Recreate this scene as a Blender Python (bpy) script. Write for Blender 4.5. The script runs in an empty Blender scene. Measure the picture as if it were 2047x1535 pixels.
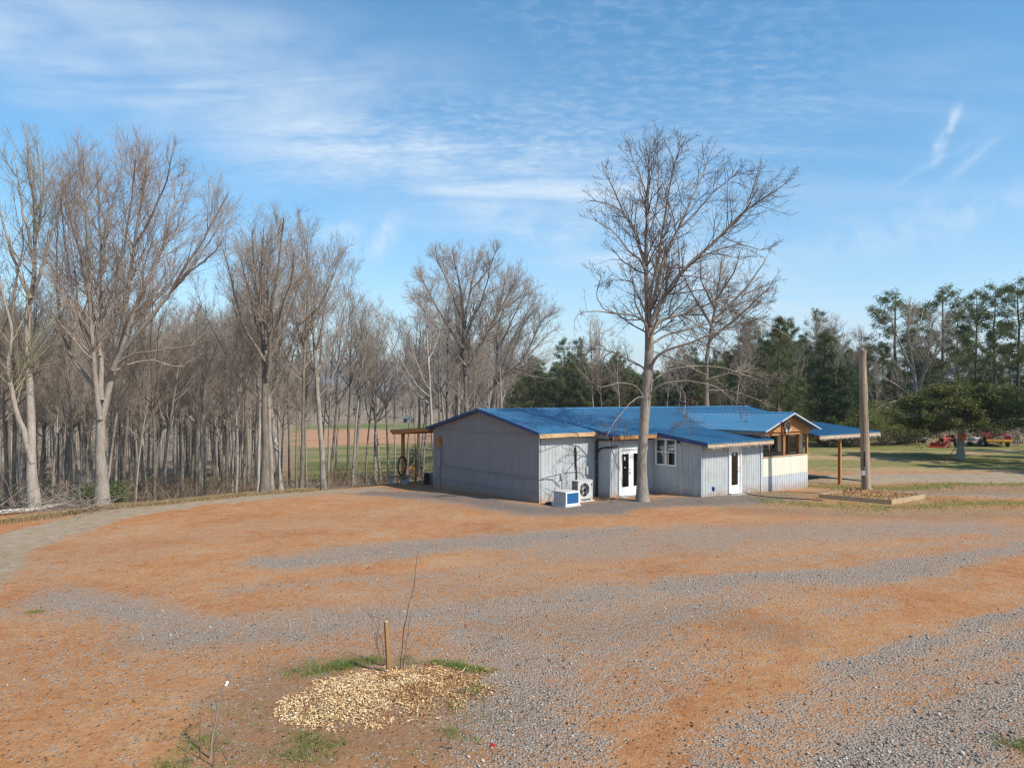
import bpy, math, random
import numpy as np
from mathutils import Vector, Matrix

random.seed(7)
RNG = np.random.default_rng(11)
SC = bpy.context.scene
COL = SC.collection
R = math.radians

# ------------------------------------------------------------------ camera
CAMH, F, CX, HY = 4.35, 1450.0, 1023.5, 797.0
cam_d = bpy.data.cameras.new('camera')
cam = bpy.data.objects.new('camera', cam_d); COL.objects.link(cam)
cam.location = (0, 0, CAMH); cam.rotation_euler = (R(90), 0, 0)
cam_d.sensor_width = 36; cam_d.lens = F / 2047 * 36
cam_d.shift_y = (HY - 767.5) / 2047
cam_d.clip_start = .1; cam_d.clip_end = 30000
SC.camera = cam

# ------------------------------------------------------------------ sun, sky, exposure
SUN_AZ, SUN_EL = R(125), R(44)
SV = Vector((math.sin(SUN_AZ) * math.cos(SUN_EL), math.cos(SUN_AZ) * math.cos(SUN_EL), math.sin(SUN_EL)))
sun_d = bpy.data.lights.new('sun', 'SUN'); sun_d.energy = 5.0; sun_d.angle = R(.5); sun_d.color = (1, .93, .82)
sun = bpy.data.objects.new('sun', sun_d); COL.objects.link(sun)
sun.rotation_euler = (-SV).to_track_quat('-Z', 'Y').to_euler(); sun.location = (60, -40, 70)
SC.view_settings.view_transform = 'Standard'; SC.view_settings.look = 'None'
SC.view_settings.exposure = .30; SC.view_settings.gamma = 1; SC.view_settings.use_curve_mapping = False
SC.cycles.max_bounces = 6; SC.cycles.diffuse_bounces = 3; SC.cycles.glossy_bounces = 3
SC.cycles.transparent_max_bounces = 8; SC.cycles.volume_bounces = 0
SC.cycles.use_denoising = True; SC.cycles.denoiser = 'OPENIMAGEDENOISE'; SC.cycles.denoising_input_passes = 'RGB_ALBEDO_NORMAL'; SC.cycles.denoising_prefilter = 'NONE'; SC.cycles.pixel_filter_type = 'BLACKMAN_HARRIS'; SC.cycles.filter_width = 1.3
SC.cycles.sample_clamp_indirect = 4.0
SC.render.film_transparent = False

def nd(nt, typ, ins=None, **kw):
    n = nt.nodes.new(typ)
    for k, v in kw.items(): setattr(n, k, v)
    for k, v in (ins or {}).items():
        s = n.inputs[k]
        if isinstance(v, bpy.types.NodeSocket): nt.links.new(v, s)
        elif isinstance(v, bpy.types.Node): nt.links.new(v.outputs[0], s)
        else: s.default_value = v
    return n
def math_(nt, op, a, b=None, c=None, clamp=False):
    ins = {0: a}
    if b is not None: ins[1] = b
    if c is not None: ins[2] = c
    return nd(nt, 'ShaderNodeMath', ins, operation=op, use_clamp=clamp).outputs[0]
def ramp(nt, fac, stops, interp='LINEAR'):
    n = nt.nodes.new('ShaderNodeValToRGB'); n.color_ramp.interpolation = interp
    e = n.color_ramp.elements
    while len(e) < len(stops): e.new(.5)
    for i, (p, c) in enumerate(stops):
        e[i].position = p; e[i].color = (c if len(c) == 4 else (*c, 1)) if not isinstance(c, (int, float)) else (c, c, c, 1)
    nt.links.new(fac, n.inputs[0]); return n.outputs[0]
def mixc(nt, fac, a, b, mode='MIX'):
    n = nt.nodes.new('ShaderNodeMix'); n.data_type = 'RGBA'; n.blend_type = mode
    for i, v in ((0, fac), (6, a), (7, b)):
        s = n.inputs[i]
        if isinstance(v, bpy.types.NodeSocket): nt.links.new(v, s)
        else: s.default_value = (*v, 1) if isinstance(v, tuple) and len(v) == 3 else v
    return n.outputs[2]
def sstep(nt, x, a, b):
    n = nd(nt, 'ShaderNodeMapRange', {0: x, 1: a, 2: b, 3: 0.0, 4: 1.0}, interpolation_type='SMOOTHSTEP'); return n.outputs[0]
def noise(nt, vec, scale, detail=4, rough=.55, dist=0.0):
    n = nd(nt, 'ShaderNodeTexNoise', {'Vector': vec, 'Scale': scale, 'Detail': detail, 'Roughness': rough, 'Distortion': dist}); return n.outputs[0]

W = bpy.data.worlds.new('World'); SC.world = W; W.use_nodes = True
wt = W.node_tree; wt.nodes.clear()
sky = nd(wt, 'ShaderNodeTexSky', sky_type='NISHITA', sun_disc=False, sun_elevation=SUN_EL, sun_rotation=SUN_AZ,
         altitude=300, air_density=1.0, dust_density=.25, ozone_density=1.0)
gen = nd(wt, 'ShaderNodeTexCoord').outputs['Generated']
sep = nd(wt, 'ShaderNodeSeparateXYZ', {0: gen})
zc = math_(wt, 'MAXIMUM', sep.outputs[2], .03)
zc = math_(wt, 'ADD', zc, .10)
px_ = math_(wt, 'DIVIDE', sep.outputs[0], zc); py_ = math_(wt, 'DIVIDE', sep.outputs[1], zc)
cp = nd(wt, 'ShaderNodeCombineXYZ', {0: px_, 1: py_, 2: 0.0}).outputs[0]
def wmap(vec, rot, sc, loc=(0, 0, 0)):
    return nd(wt, 'ShaderNodeMapping', {'Vector': vec, 'Location': loc, 'Rotation': (0, 0, R(rot)), 'Scale': sc}).outputs[0]
big = noise(wt, wmap(cp, 20, (.42, .55, 1), (2.3, .2, 0)), 1.0, 3, .5)
streak = noise(wt, wmap(cp, -38, (.9, 2.6, 1), (.5, 3.1, 0)), 1.2, 7, .62, .6)
fine = noise(wt, wmap(cp, 12, (5.5, 13, 1)), 1.6, 3, .5, .5)
ripple_zone = noise(wt, wmap(cp, 0, (.5, .8, 1), (7.7, 1, 0)), 1.1, 2, .5)
def line_band(a, b, width):
    """soft cloud band along a line in the cloud layer"""
    a, b = Vector((*a, 0)), Vector((*b, 0)); t = (b - a).normalized(); n = (-t.y, t.x, 0)
    rel = nd(wt, 'ShaderNodeVectorMath', {0: cp, 1: tuple(a)}, operation='SUBTRACT').outputs[0]
    wob = math_(wt, 'MULTIPLY', math_(wt, 'SUBTRACT', big, .5), .9)
    d = math_(wt, 'ADD', nd(wt, 'ShaderNodeVectorMath', {0: rel, 1: n}, operation='DOT_PRODUCT').outputs['Value'], wob)
    q = math_(wt, 'POWER', math_(wt, 'ABSOLUTE', math_(wt, 'DIVIDE', d, width)), 2.0)
    return math_(wt, 'EXPONENT', math_(wt, 'MULTIPLY', q, -1.0))
streak = noise(wt, wmap(cp, -55, (.9, 3.2, 1), (.5, 3.1, 0)), 1.5, 8, .62, .4)
mott = noise(wt, wmap(cp, 30, (7, 9, 1)), 1.5, 4, .6, .3)
m1 = math_(wt, 'MULTIPLY', line_band((-1.02, 1.50), (-.42, 2.16), .40), math_(wt, 'ADD', math_(wt, 'MULTIPLY', sstep(wt, streak, .22, .78), .75), math_(wt, 'MULTIPLY', mott, .35)))
m1 = math_(wt, 'MULTIPLY', m1, sstep(wt, noise(wt, wmap(cp, 0, (1, 1, 1), (4, 2, 0)), 1.7, 4, .55), .25, .6))
m3 = math_(wt, 'MULTIPLY', math_(wt, 'MULTIPLY', sstep(wt, big, .46, .72), sstep(wt, streak, .35, .85)), .35)
m1 = math_(wt, 'ADD', m1, m3)
fine = noise(wt, wmap(cp, 8, (15, 26, 1)), 1.3, 3, .55, .4)
m2 = math_(wt, 'MULTIPLY', math_(wt, 'MULTIPLY', sstep(wt, fine, .38, .72), sstep(wt, ripple_zone, .40, .66)), .26)
m2 = math_(wt, 'MULTIPLY', m2, sstep(wt, sep.outputs[2], .20, .38))
# single wisps: small curled streaks at their own places in the cirrus layer
def wisp(x, z, ang, lx, ly, amp, seed):
    v = Vector(((x - CX) / F, 1, (HY - z) / F)).normalized()
    c = (v.x, v.y, v.z)
    rel = nd(wt, 'ShaderNodeVectorMath', {0: gen, 1: c}, operation='SUBTRACT').outputs[0]
    wob = nd(wt, 'ShaderNodeTexNoise', {'Vector': gen, 'Scale': 14.0, 'Detail': 3.0}).outputs[1]
    wob = nd(wt, 'ShaderNodeVectorMath', {0: wob, 1: (.5, .5, .5)}, operation='SUBTRACT').outputs[0]
    wob = nd(wt, 'ShaderNodeVectorMath', {0: wob, 1: (.05, .05, .05)}, operation='MULTIPLY').outputs[0]
    rel = nd(wt, 'ShaderNodeVectorMath', {0: rel, 1: wob}, operation='ADD').outputs[0]
    a = (math.cos(ang), 0, math.sin(ang)); b = (-math.sin(ang), 0, math.cos(ang))
    da = nd(wt, 'ShaderNodeVectorMath', {0: rel, 1: a}, operation='DOT_PRODUCT').outputs['Value']
    db = nd(wt, 'ShaderNodeVectorMath', {0: rel, 1: b}, operation='DOT_PRODUCT').outputs['Value']
    q = math_(wt, 'ADD', math_(wt, 'POWER', math_(wt, 'ABSOLUTE', math_(wt, 'DIVIDE', da, lx)), 2.0),
              math_(wt, 'POWER', math_(wt, 'ABSOLUTE', math_(wt, 'DIVIDE', db, ly)), 2.0))
    g = math_(wt, 'EXPONENT', math_(wt, 'MULTIPLY', q, -1.0))
    t = noise(wt, wmap(gen, 0, (1, 1, 1), (seed, 0, 0)), 30.0, 4, .6)
    return math_(wt, 'MULTIPLY', math_(wt, 'MULTIPLY', g, sstep(wt, t, .3, .65)), amp)
ws = [wisp(1898, 270, R(75), .024, .0055, .7, 1), wisp(1862, 335, R(35), .045, .0045, .3, 2), wisp(778, 470, R(52), .030, .012, .55, 3),
      wisp(690, 478, R(10), .05, .02, .45, 4), wisp(1050, 450, R(-18), .12, .022, .26, 5), wisp(1900, 440, R(12), .16, .025, .3, 6), wisp(1945, 320, R(50), .03, .006, .25, 7)]
m = math_(wt, 'ADD', math_(wt, 'MULTIPLY', m1, .78), m2)
for w_ in ws: m = math_(wt, 'ADD', m, w_)
hz = math_(wt, 'MULTIPLY', math_(wt, 'SUBTRACT', 1.0, sstep(wt, sep.outputs[2], -.02, .30)), .14)   # thin veil low down
m = math_(wt, 'MINIMUM', math_(wt, 'ADD', m, hz), .85)
hsv = nd(wt, 'ShaderNodeHueSaturation', {'Hue': .490, 'Saturation': 1.36, 'Value': 2.02, 'Color': sky.outputs[0]})
skc = mixc(wt, m, hsv.outputs[0], (9.4, 10.4, 11.4))
bg = nd(wt, 'ShaderNodeBackground', {0: skc, 1: .078})
nd(wt, 'ShaderNodeOutputWorld', {0: bg})

# ------------------------------------------------------------------ general helpers
def tag(o, label=None, cat=None, group=None, kind=None):
    if label: o['label'] = label
    if cat: o['category'] = cat
    if group: o['group'] = group
    if kind: o['kind'] = kind
    return o
def thing(name, label, cat, loc=(0, 0, 0), rz=0.0, group=None):
    o = bpy.data.objects.new(name, None); COL.objects.link(o); o.empty_display_size = .2
    o.location = loc; o.rotation_euler = (0, 0, rz)
    return tag(o, label, cat, group)
def link(name, me, parent=None):
    o = bpy.data.objects.new(name, me); COL.objects.link(o)
    if parent is not None: o.parent = parent
    return o
def np_mesh(name, verts, faces, mats, smooth=False, midx=None):
    """verts (n,3), faces (m,k) with one k"""
    verts = np.asarray(verts, np.float32); faces = np.asarray(faces, np.int32)
    me = bpy.data.meshes.new(name)
    n, k = faces.shape
    me.vertices.add(len(verts)); me.vertices.foreach_set('co', verts.ravel())
    me.loops.add(n * k); me.loops.foreach_set('vertex_index', faces.ravel())
    me.polygons.add(n); me.polygons.foreach_set('loop_start', np.arange(0, n * k, k, dtype=np.int32))
    me.polygons.foreach_set('loop_total', np.full(n, k, np.int32))
    if smooth: me.polygons.foreach_set('use_smooth', np.ones(n, bool))
    for m_ in (mats if isinstance(mats, (list, tuple)) else [mats]): me.materials.append(m_)
    if midx is not None: me.polygons.foreach_set('material_index', np.asarray(midx, np.int32))
    me.update(calc_edges=True); return me

class MB:
    """collects boxes, prisms, tubes; build() links ONE mesh"""
    def __init__(s): s.v = []; s.f = []; s.m = []; s.sm = []
    def add(s, vs, fs, mi=0, smooth=False):
        b = len(s.v); s.v += [tuple(v) for v in vs]
        for f in fs: s.f.append([b + i for i in f]); s.m.append(mi); s.sm.append(smooth)
    def box(s, c, d, rz=0.0, mi=0, rot=None, ch=0.0):
        hx, hy, hz_ = d[0] / 2, d[1] / 2, d[2] / 2
        M_ = rot if rot is not None else Matrix.Rotation(rz, 3, 'Z')
        if ch <= 0:
            vs = [(x, y, z) for z in (-hz_, hz_) for y in (-hy, hy) for x in (-hx, hx)]
            fs = [(0, 2, 3, 1), (4, 5, 7, 6), (0, 1, 5, 4), (2, 6, 7, 3), (0, 4, 6, 2), (1, 3, 7, 5)]
        else:
            ch = min(ch, hx * .9, hy * .9, hz_ * .9)
            ring = lambda z, e: [(hx - e, -hy + ch, z), (hx - e, hy - ch, z), (hx - ch, hy - e, z), (-hx + ch, hy - e, z), (-hx + e, hy - ch, z), (-hx + e, -hy + ch, z), (-hx + ch, -hy + e, z), (hx - ch, -hy + e, z)]
            vs = ring(-hz_, ch) + ring(-hz_ + ch, 0) + ring(hz_ - ch, 0) + ring(hz_, ch)
            fs = [tuple(range(7, -1, -1)), tuple(range(24, 32))]
            for k in range(3):
                for i in range(8): fs.append((k * 8 + i, k * 8 + (i + 1) % 8, k * 8 + 8 + (i + 1) % 8, k * 8 + 8 + i))
        s.add([Vector(c) + M_ @ Vector(v) for v in vs], fs, mi); return s
    def prism(s, poly, ext, mi=0):
        """poly: 3-D points of a face; ext: extrusion vector"""
        n = len(poly); e = Vector(ext)
        vs = [Vector(p) for p in poly] + [Vector(p) + e for p in poly]
        fs = [tuple(range(n - 1, -1, -1)), tuple(range(n, 2 * n))] + [(i, (i + 1) % n, n + (i + 1) % n, n + i) for i in range(n)]
        s.add(vs, fs, mi); return s
    def tube(s, pts, r, sides=8, mi=0, cap=True, closed=False, flat=1.0):
        pts = [Vector(p) for p in pts]; n = len(pts); rs = r if isinstance(r, (list, tuple)) else [r] * n
        vs = []; ref = None
        for i, p in enumerate(pts):
            t = (pts[(i + 1) % n] - pts[i - 1]) if closed else (pts[min(i + 1, n - 1)] - pts[max(i - 1, 0)])
            t.normalize()
            if ref is None: ref = Vector((0, 0, 1)) if abs(t.z) < .9 else Vector((1, 0, 0))
            a = t.cross(ref); a = a.normalized() if a.length > 1e-6 else t.orthogonal().normalized()
            b = t.cross(a); ref = -b if not closed else ref
            for k in range(sides):
                q = 2 * math.pi * k / sides
                vs.append(p + a * math.cos(q) * rs[i] + b * math.sin(q) * rs[i] * flat)
        fs = []
        for i in range(n if closed else n - 1):
            for k in range(sides):
                j = (i + 1) % n
                fs.append((i * sides + k, i * sides + (k + 1) % sides, j * sides + (k + 1) % sides, j * sides + k))
        s.add(vs, fs, mi, True)
        if cap and not closed: s.add(vs[:sides], [tuple(range(sides - 1, -1, -1))], mi); s.add(vs[-sides:], [tuple(range(sides))], mi)
        return s
    def cyl(s, a, b, r, sides=16, mi=0): return s.tube([a, b], r, sides, mi)
    def lathe(s, prof, c=(0, 0, 0), axis='Z', sides=20, mi=0, smooth=True):
        vs = []
        for (r, h) in prof:
            for k in range(sides):
                q = 2 * math.pi * k / sides; x, y = r * math.cos(q), r * math.sin(q)
                p = (x, y, h) if axis == 'Z' else ((h, x, y) if axis == 'X' else (x, h, y))
                vs.append((c[0] + p[0], c[1] + p[1], c[2] + p[2]))
        fs = [(i * sides + k, i * sides + (k + 1) % sides, (i + 1) * sides + (k + 1) % sides, (i + 1) * sides + k) for i in range(len(prof) - 1) for k in range(sides)]
        s.add(vs, fs, mi, smooth); return s
    def mesh(s, name, mats):
        me = bpy.data.meshes.new(name); me.from_pydata([tuple(v) for v in s.v], [], s.f)
        for m_ in (mats if isinstance(mats, (list, tuple)) else [mats]): me.materials.append(m_)
        me.polygons.foreach_set('material_index', np.array(s.m, np.int32)); me.polygons.foreach_set('use_smooth', np.array(s.sm, bool))
        me.update(); return me
    def build(s, name, mats, parent=None): return link(name, s.mesh(name, mats), parent)

# ------------------------------------------------------------------ materials
def mat(name, col, col2=None, rough=.7, scale=6.0, stretch=(1, 1, 1), metal=0.0, bump=0.0, bscale=None, spec=.5, detail=5, coat=0.0, dirt=0.0, mud=0.0):
    m_ = bpy.data.materials.new(name); m_.use_nodes = True; nt = m_.node_tree; nt.nodes.clear()
    tc = nd(nt, 'ShaderNodeTexCoord').outputs['Object']
    v = nd(nt, 'ShaderNodeMapping', {'Vector': tc, 'Scale': stretch}).outputs[0]
    n1 = noise(nt, v, scale, detail, .6)
    c = mixc(nt, sstep(nt, n1, .3, .7), col, col2 or tuple(x * .8 for x in col))
    if dirt:
        n2 = noise(nt, tc, 1.3, 4, .6)
        c = mixc(nt, math_(nt, 'MULTIPLY', sstep(nt, n2, .45, .75), dirt), c, (.19, .15, .11))
    if mud:   # splashed clay near the ground
        zz = nd(nt, 'ShaderNodeSeparateXYZ', {0: tc}).outputs[2]; n3 = noise(nt, tc, 5, 5, .7)
        h_ = math_(nt, 'ADD', zz, math_(nt, 'MULTIPLY', math_(nt, 'SUBTRACT', n3, .5), 1.1))
        c = mixc(nt, math_(nt, 'MULTIPLY', math_(nt, 'SUBTRACT', 1.0, sstep(nt, h_, -.15, .42)), mud), c, (.30, .17, .095))
    p = nd(nt, 'ShaderNodeBsdfPrincipled', {'Base Color': c, 'Roughness': rough, 'Metallic': metal, 'Specular IOR Level': spec, 'Coat Weight': coat})
    if bump:
        b = nd(nt, 'ShaderNodeBump', {'Height': noise(nt, v, bscale or scale * 3, 4, .6), 'Strength': bump, 'Distance': .02}); nt.links.new(b.outputs[0], p.inputs['Normal'])
    nd(nt, 'ShaderNodeOutputMaterial', {0: p}); return m_
def mat_glass(name, tint=(.75, .8, .82)):
    m_ = bpy.data.materials.new(name); m_.use_nodes = True; nt = m_.node_tree; nt.nodes.clear()
    g = nd(nt, 'ShaderNodeBsdfGlossy', {'Color': (.9, .9, .9, 1), 'Roughness': .03}); t = nd(nt, 'ShaderNodeBsdfTransparent', {'Color': (*tint, 1)})
    fr = nd(nt, 'ShaderNodeFresnel', {'IOR': 1.5}); f2 = math_(nt, 'ADD', fr.outputs[0], .05, clamp=True)
    mx = nd(nt, 'ShaderNodeMixShader', {0: f2, 1: t, 2: g}); nd(nt, 'ShaderNodeOutputMaterial', {0: mx}); return m_
def mat_leaf(name, cols, trans=.25, scale=.8):
    m_ = bpy.data.materials.new(name); m_.use_nodes = True; nt = m_.node_tree; nt.nodes.clear()
    rnd = nd(nt, 'ShaderNodeNewGeometry').outputs['Random Per Island']
    n1 = noise(nt, nd(nt, 'ShaderNodeTexCoord').outputs['Object'], scale, 3, .5)
    f = math_(nt, 'ADD', math_(nt, 'MULTIPLY', rnd, .55), math_(nt, 'MULTIPLY', n1, .45))
    c = ramp(nt, f, [(.2, cols[0]), (.5, cols[1]), (.8, cols[2])])
    d = nd(nt, 'ShaderNodeBsdfPrincipled', {'Base Color': c, 'Roughness': .7, 'Specular IOR Level': .25}); t = nd(nt, 'ShaderNodeBsdfTranslucent', {'Color': c})
    mx = nd(nt, 'ShaderNodeMixShader', {0: trans, 1: d, 2: t}); nd(nt, 'ShaderNodeOutputMaterial', {0: mx}); return m_
def mat_bark(name, a, b, c_, vs=7.0):
    m_ = bpy.data.materials.new(name); m_.use_nodes = True; nt = m_.node_tree; nt.nodes.clear()
    tc = nd(nt, 'ShaderNodeTexCoord').outputs['Object']
    v = nd(nt, 'ShaderNodeMapping', {'Vector': tc, 'Scale': (1, 1, .22)}).outputs[0]
    n1 = noise(nt, v, vs * 2.2, 5, .65); n2 = noise(nt, tc, 1.1, 4, .6)
    oi = nd(nt, 'ShaderNodeObjectInfo').outputs['Random']
    f = math_(nt, 'ADD', math_(nt, 'MULTIPLY', n1, .6), math_(nt, 'MULTIPLY', n2, .4))
    f = math_(nt, 'ADD', f, math_(nt, 'MULTIPLY', math_(nt, 'SUBTRACT', oi, .5), .16))
    c = ramp(nt, f, [(.30, a), (.5, b), (.70, c_)])
    p = nd(nt, 'ShaderNodeBsdfPrincipled', {'Base Color': c, 'Roughness': .9, 'Specular IOR Level': .2})
    bp = nd(nt, 'ShaderNodeBump', {'Height': n1, 'Strength': .8, 'Distance': .03}); nt.links.new(bp.outputs[0], p.inputs['Normal'])
    nd(nt, 'ShaderNodeOutputMaterial', {0: p}); return m_

M = dict(
    siding=mat('siding_paint', (.385, .41, .415), (.44, .465, .47), .6, 2.5, (3, 3, .3), bump=.05, dirt=.28, mud=.85),
    gable=mat('gable_siding', (.225, .225, .238), (.25, .25, .262), .65, 2.5, (3, 3, .3), bump=.05, dirt=.25, mud=.75),  # darker grey than the front siding
    panel=mat('grey_metal_panel', (.44, .485, .52), (.48, .525, .56), .45, 2, (1, 1, .4), dirt=.15, mud=.6),
    cream=mat('cream_metal_panel', (.72, .675, .545), (.75, .71, .59), .45, 2, (1, 1, .4), dirt=.08),
    trim=mat('white_trim', (.80, .80, .78), (.74, .74, .72), .5, 5, dirt=.1),
    roof=mat('blue_metal_roof', (.030, .135, .255), (.052, .185, .32), .38, 3.0, (1.6, .12, 1), dirt=.22, bump=.04, bscale=.8),
    roof_edge=mat('dark_blue_edge', (.018, .055, .16), (.02, .06, .19), .4, 2),
    cedar=mat('cedar_wood', (.44, .20, .065), (.30, .125, .04), .7, 9, (1, 1, .12), bump=.2),
    cedarh=mat('cedar_boards', (.46, .22, .075), (.33, .15, .05), .7, 9, (.15, 1, 1), bump=.2),
    pine=mat('pale_timber', (.58, .40, .22), (.46, .29, .14), .75, 8, (.15, 1, 1), bump=.15),
    old=mat('weathered_board', (.22, .17, .12), (.33, .26, .18), .85, 9, (.2, 1, 1), bump=.2),
    bed=mat('treated_timber', (.36, .26, .15), (.44, .33, .20), .85, 9, (.2, .2, 1), bump=.2),
    dark=mat('dark_interior', (.035, .033, .03), (.05, .045, .04), .9, 3),
    floor=mat('plank_floor', (.22, .14, .08), (.16, .10, .06), .7, 5),
    glass=mat_glass('window_glass'), blind=mat('curtain_cloth', (.62, .60, .56), (.5, .48, .45), .9, 8, (6, 6, .3)),
    steel=mat('galvanised_steel', (.38, .40, .42), (.48, .5, .52), .4, 8, metal=.6),
    black=mat('black_rubber', (.014, .014, .015), (.022, .022, .022), .6, 8), iron=mat('rusty_iron', (.085, .04, .025), (.05, .03, .025), .8, 14, bump=.2),
    acwhite=mat('off_white_enamel', (.56, .55, .53), (.49, .48, .45), .45, 4, dirt=.2), acgrey=mat('grey_sheet_metal', (.42, .42, .43), (.36, .36, .37), .5, 4),
    acblue=mat('blue_film', (.012, .085, .24), (.018, .12, .30), .3, 6), brass=mat('brass', (.55, .40, .14), None, .3, 5, metal=.9),
    conc=mat('concrete', (.34, .33, .31), (.26, .25, .24), .9, 10, bump=.2), paint_red=mat('maroon_car_paint', (.25, .012, .025), (.22, .01, .02), .25, 2, coat=.6),
    paint_yel=mat('yellow_paint', (.66, .33, .02), (.58, .27, .015), .45, 5), paint_or=mat('red_orange_paint', (.42, .04, .015), (.30, .03, .01), .5, 5, dirt=.5),
    paint_old=mat('faded_yellow_paint', (.40, .20, .03), (.26, .12, .03), .7, 9, dirt=.6),
    chrome=mat('chrome', (.7, .7, .72), None, .15, 3, metal=1.0), tyre=mat('tyre_rubber', (.02, .02, .02), (.035, .033, .03), .85, 10),
    lamp=mat('lamp_lens', (.7, .7, .72), (.6, .6, .62), .1, 20), blue=mat('blue_plastic', (.02, .07, .36), (.02, .06, .3), .4, 4),
    green_roof=mat('green_metal_roof', (.05, .17, .13), None, .5, 2), teal=mat('pale_plastic', (.45, .55, .56), (.38, .46, .48), .4, 4),
    orange=mat('orange_cloth', (.75, .17, .015), (.6, .12, .01), .8, 9), rope=mat('rope_fibre', (.40, .22, .09), (.3, .17, .08), .9, 20),
    tin=mat('pale_roof_sheet', (.40, .47, .53), (.55, .60, .63), .4, 3, metal=.3), red=mat('red_plastic', (.55, .015, .015), None, .4, 5),
    poleW=mat('weathered_pole_wood', (.17, .125, .085), (.40, .31, .22), .9, 14, (1, 1, .05), bump=.5),
    stake=mat('tan_stake_wood', (.33, .19, .08), (.24, .13, .05), .8, 10, (1, 1, .1), bump=.2),
    icicle=mat('clear_light_string', (.74, .68, .63), (.55, .47, .42), .4, 30),
)
BARK = mat_bark('grey_bark', (.15, .125, .102), (.29, .25, .21), (.43, .385, .33))
BARK_D = mat_bark('brown_bark', (.085, .068, .054), (.175, .145, .115), (.30, .255, .205))
BARK_P = mat_bark('pine_bark', (.05, .035, .028), (.10, .072, .056), (.17, .125, .10))
TWIG = mat('twig_bark', (.29, .235, .19), (.36, .305, .25), .9, 3, spec=.1)
TWIG_R = mat('red_budded_twigs', (.33, .255, .205), (.36, .30, .25), .9, 2, spec=.1)
TWIG_O = mat('oak_twigs', (.105, .075, .06), (.165, .13, .105), .9, 3, spec=.1)
TWIG_G = mat('twigs_in_young_leaf', (.27, .26, .14), (.29, .24, .19), .9, 2, spec=.1)
TWIG_U = mat('brown_brush_stems', (.20, .135, .09), (.27, .20, .14), .9, 3, spec=.1)
TWIG_F = mat('far_twigs', (.31, .255, .21), (.36, .31, .26), .9, .15, spec=.1)
PINE_L = mat_leaf('pine_needles', ((.065, .086, .03), (.13, .155, .052), (.23, .24, .10)), .45)
CEDAR_L = mat_leaf('cedar_sprays', ((.048, .062, .016), (.11, .125, .03), (.24, .23, .07)), .35)
DARK_L = mat_leaf('dark_cedar_sprays', ((.026, .05, .016), (.055, .09, .027), (.11, .14, .045)), .35)
SHRUB_L = mat_leaf('shrub_leaves', ((.035, .075, .016), (.065, .12, .025), (.12, .18, .045)))
YEL_L = mat_leaf('young_yellow_green_leaves', ((.10, .12, .025), (.18, .195, .045), (.28, .28, .085)), .35)
DEAD_L = mat_leaf('dry_brown_leaves', ((.13, .075, .04), (.21, .13, .075), (.30, .20, .12)), .2)
GRASS_L = mat_leaf('grass_blades', ((.10, .15, .03), (.17, .24, .05), (.30, .34, .10)), .35, 2)
STRAW_L = mat_leaf('dry_grass_blades', ((.28, .19, .09), (.40, .29, .15), (.52, .40, .22)), .25, 2)
CHIP = mat_leaf('wood_chips', ((.40, .24, .11), (.68, .48, .25), (.84, .69, .45)), .05, 3)
CHIP_D = mat_leaf('brown_wood_chips', ((.19, .10, .05), (.47, .28, .125), (.72, .50, .26)), .05, 3)

# ------------------------------------------------------------------ numpy noise and terrain
def _hash(i, j, s):
    h = (i * 374761393 + j * 668265263 + s * 974711) & 0xffffffff
    h = ((h ^ (h >> 13)) * 1274126177) & 0xffffffff
    return ((h ^ (h >> 16)) & 0xffff) / 65535.0
def vnoise(x, y, s=0):
    x = np.asarray(x, float); y = np.asarray(y, float)
    i = np.floor(x).astype(np.int64); j = np.floor(y).astype(np.int64); fx = x - i; fy = y - j
    fx = fx * fx * (3 - 2 * fx); fy = fy * fy * (3 - 2 * fy)
    return (_hash(i, j, s) * (1 - fx) + _hash(i + 1, j, s) * fx) * (1 - fy) + (_hash(i, j + 1, s) * (1 - fx) + _hash(i + 1, j + 1, s) * fx) * fy
def fbm(x, y, s=0, o=4):
    t = 0; a = .5; k = 0
    for q in range(o): t = t + a * vnoise(x * 2 ** q, y * 2 ** q, s + q); k += a; a *= .5
    return t / k
def ss(a, b, x): t = np.clip((x - a) / (b - a), 0, 1); return t * t * (3 - 2 * t)
EX = [-140, -90, -40, -19, -14.6, -10.2, -6.3, -2, 4, 12, 25, 60, 140]
EY = [-40, -10, 13, 27.4, 29.9, 35.4, 38.6, 43.5, 50, 64, 96, 140, 220]
def beyond(x, y): return (np.asarray(y, float) - np.interp(x, EX, EY)) * .78
def gz(x, y):
    x = np.asarray(x, float); y = np.asarray(y, float)
    r = np.hypot(x, y)
    z = -.2 * ss(31.5, 38, y) * (1 - ss(42, 54, y) * ss(5, 18, x))
    z = z + .07 * np.exp(-((x - 7.6) ** 2 + (y - 31.5) ** 2) / 9)
    d = np.maximum(beyond(x, y), 0)
    right = ss(0, 60, x - .25 * y)
    z = z - (1 - right * .8) * 8.6 * (1 - np.exp(-d / 75))
    z = z + 7 * ss(230, 620, r) + 6 * ss(500, 1200, r)
    z = z + (fbm(x * .3, y * .3, 5, 3) - .5) * .10 * ss(4, 12, r) * (1 - np.exp(-((x - 8) ** 2 + (y - 35) ** 2) / 150)) + (fbm(x / 45, y / 45, 9, 3) - .5) * 3.0 * ss(60, 150, r)
    # mulch mound and bed floor
    z = z + .10 * np.exp(-(((x + 1.75) / 1.15) ** 2 + ((y - 10.7) / .85) ** 2) ** 1.5)
    return z
def gz1(x, y): return float(gz(x, y))
def gp(px, py):
    """ground point seen at photo pixel"""
    t = 1.0
    dx, dz = (px - CX) / F, (HY - py) / F
    Y = CAMH / max(-dz, 1e-4)
    for _ in range(40): Y = .5 * Y + .5 * (CAMH - gz1(dx * Y, Y)) / max(-dz, 1e-4)
    return np.array((dx * Y, Y))
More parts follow.
